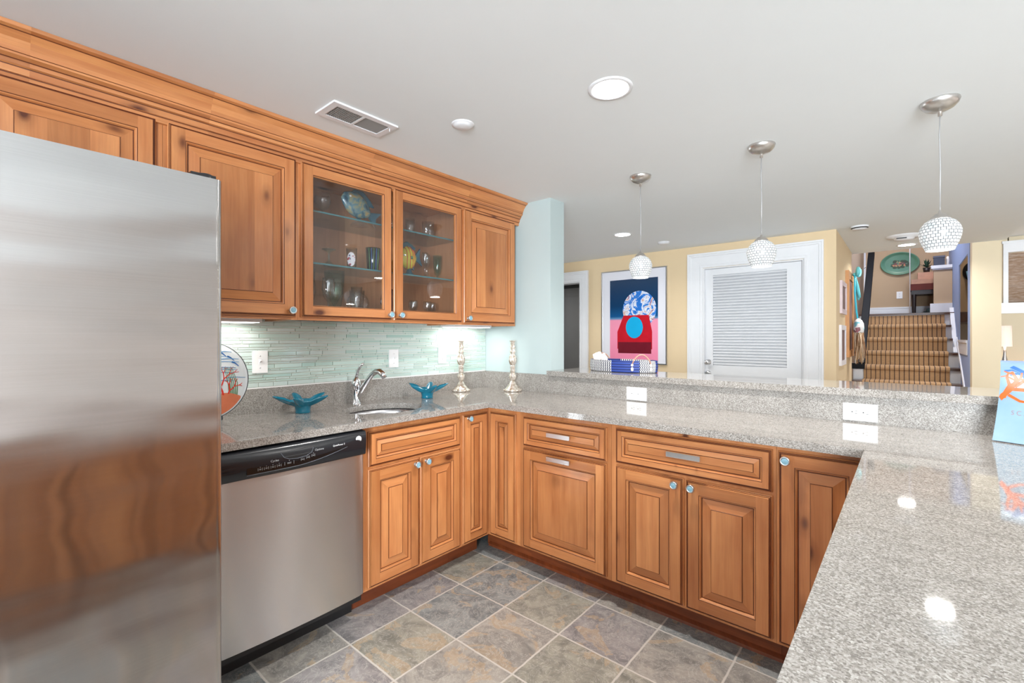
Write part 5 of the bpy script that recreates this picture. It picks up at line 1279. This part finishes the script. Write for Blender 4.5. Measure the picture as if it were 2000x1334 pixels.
for k in range(50):
    a = random.uniform(0, 2*PI); e_ = random.uniform(.2, 1.4); r = random.uniform(.05, .11); c = Vector((.235, 9.66, 2.38)); tip = c+Vector((r*math.cos(a)*math.cos(e_), r*math.sin(a)*math.cos(e_)*.8, r*math.sin(e_)*1.4)); sd = Vector((-math.sin(a), math.cos(a), 0))*.012; md = c.lerp(tip, .6)
    b.mesh([c, md+sd, tip, md-sd], [(0, 1, 2, 3)])
b.build('foliage', plain('leaf_green', srgb(52, 84, 66), .6, vary=.3), t)
t = thing('dark_box', 'dark grey box standing on the half wall beside the plant', 'box', (.36, 9.21, 2.346))
b = MB(); b.box(.30, .42, 9.155, 9.265, 2.346, 2.48); b.build('body', plain('slate_box', srgb(66, 70, 84), .5), t, bevel=.006); b = MB(); b.box(.295, .425, 9.15, 9.27, 2.46, 2.485); b.build('lid', plain('slate_box_lid', srgb(90, 92, 104), .5), t)
b = MB(); b.lathe((.452, 9.21, 2.346), [(.0005, 0), (.018, 0), (.015, .03), (.020, .07), (.016, .12), (.0005, .13)], 12); tag(b.build('white_figurine', KN), 'small white figurine at the right end of the half wall', 'figurine')
b = MB(); b.tube([(.035, 9.0, 1.646), (.035, 9.0, 4.19)], .0065, 8); tag(b.build('hanging_cord', KN), 'thin pale vertical cord in front of the green tray', 'cord')
t = thing('wall_sconce', 'round black fixture with a pale slanted strip, seen through the opening beside the stairs', 'fixture', (.775, 9.88, 2.3))
b = MB(); b.lathe((0, 0, 0), [(.0005, .06), (.10, .05), (.15, .02), (.155, 0)], 24, F=lambda x, y, z: (.775+x*.8, 9.895-z, 2.30+y)); b.build('disc', BLACKM, t)
b = MB(); b.tube([(.70, 9.83, 2.30), (.745, 9.78, 1.98)], .016, 8); b.build('strip', plain('pale_blue_strip', srgb(150, 200, 230), .4), t)
# lamp near the window
t = thing('table_lamp', 'small pale drum-shaded lamp beside the tan pier, under the window', 'lamp', (.772, 6.95, .75))
b = MB(); b.lathe((.772, 6.95, 0), [(.055, 1.20), (.050, 1.415), (.048, 1.415), (.053, 1.20)], 32); b.build('lamp_shade', plain('lamp_shade_pink', srgb(246, 226, 212), .8, emis=(1, .86, .74), es=.30), t)
b = MB(); b.lathe((.772, 6.95, .751), [(.0005, 0), (.06, 0), (.06, .015), (.015, .03), (.03, .12), (.04, .2), (.012, .36), (.008, .5), (.0005, .5)], 20); b.build('base', SATIN, t)
l = bpy.data.lights.new('lamp_bulb', 'POINT'); l.energy = 6; l.shadow_soft_size = .03; l.color = (1, .84, .66); lo = bpy.data.objects.new('lamp_bulb', l); COL.objects.link(lo); lo.location = (.772, 6.95, 1.31)
t = thing('side_table', 'wooden side table carrying the small lamp by the window', 'table', (.95, 6.95, 0))
b = MB(); b.box(.73, 1.2, 6.72, 7.15, .72, .75, grain=0); b.build('table_top', HONEY, t)
for (x, y) in ((.76, 6.75), (1.17, 6.75), (.76, 7.12), (1.17, 7.12)): b = MB(); b.box(x-.02, x+.02, y-.02, y+.02, 0, .72); b.build('leg', HONEY, t)
area('understair_fill', (1.0, 8.4, 3.6), .4, 14, (1, .88, .72))  # unseen fill added to brighten the space behind the stair opening
area('den_fill', (-4.0, 5.9, CH-.02), .2, 5)  # weak unseen fill added to lift the grey room
area('stair_fill', (0, 8.0, 4.1), .3, 38, (1, .9, .78))  # unseen light added to brighten the stairwell
area('window_daylight', (1.26, 7.29, 1.93), .8, 3, (.8, .9, 1), (PI/2, 0, PI), 'RECTANGLE', .5)
# lacy ornament in the grey room
b = MB(); random.seed(8)
for k in range(26): b.sphere((-4.07+random.uniform(-.03, .03), 6.82+random.uniform(-.03, .03), 1.15+.02*k), random.uniform(.006, .014), seg=6)
tag(b.build('bead_garland', KN), 'pale lacy garland hanging on the dark wall beyond the left doorway', 'garland')
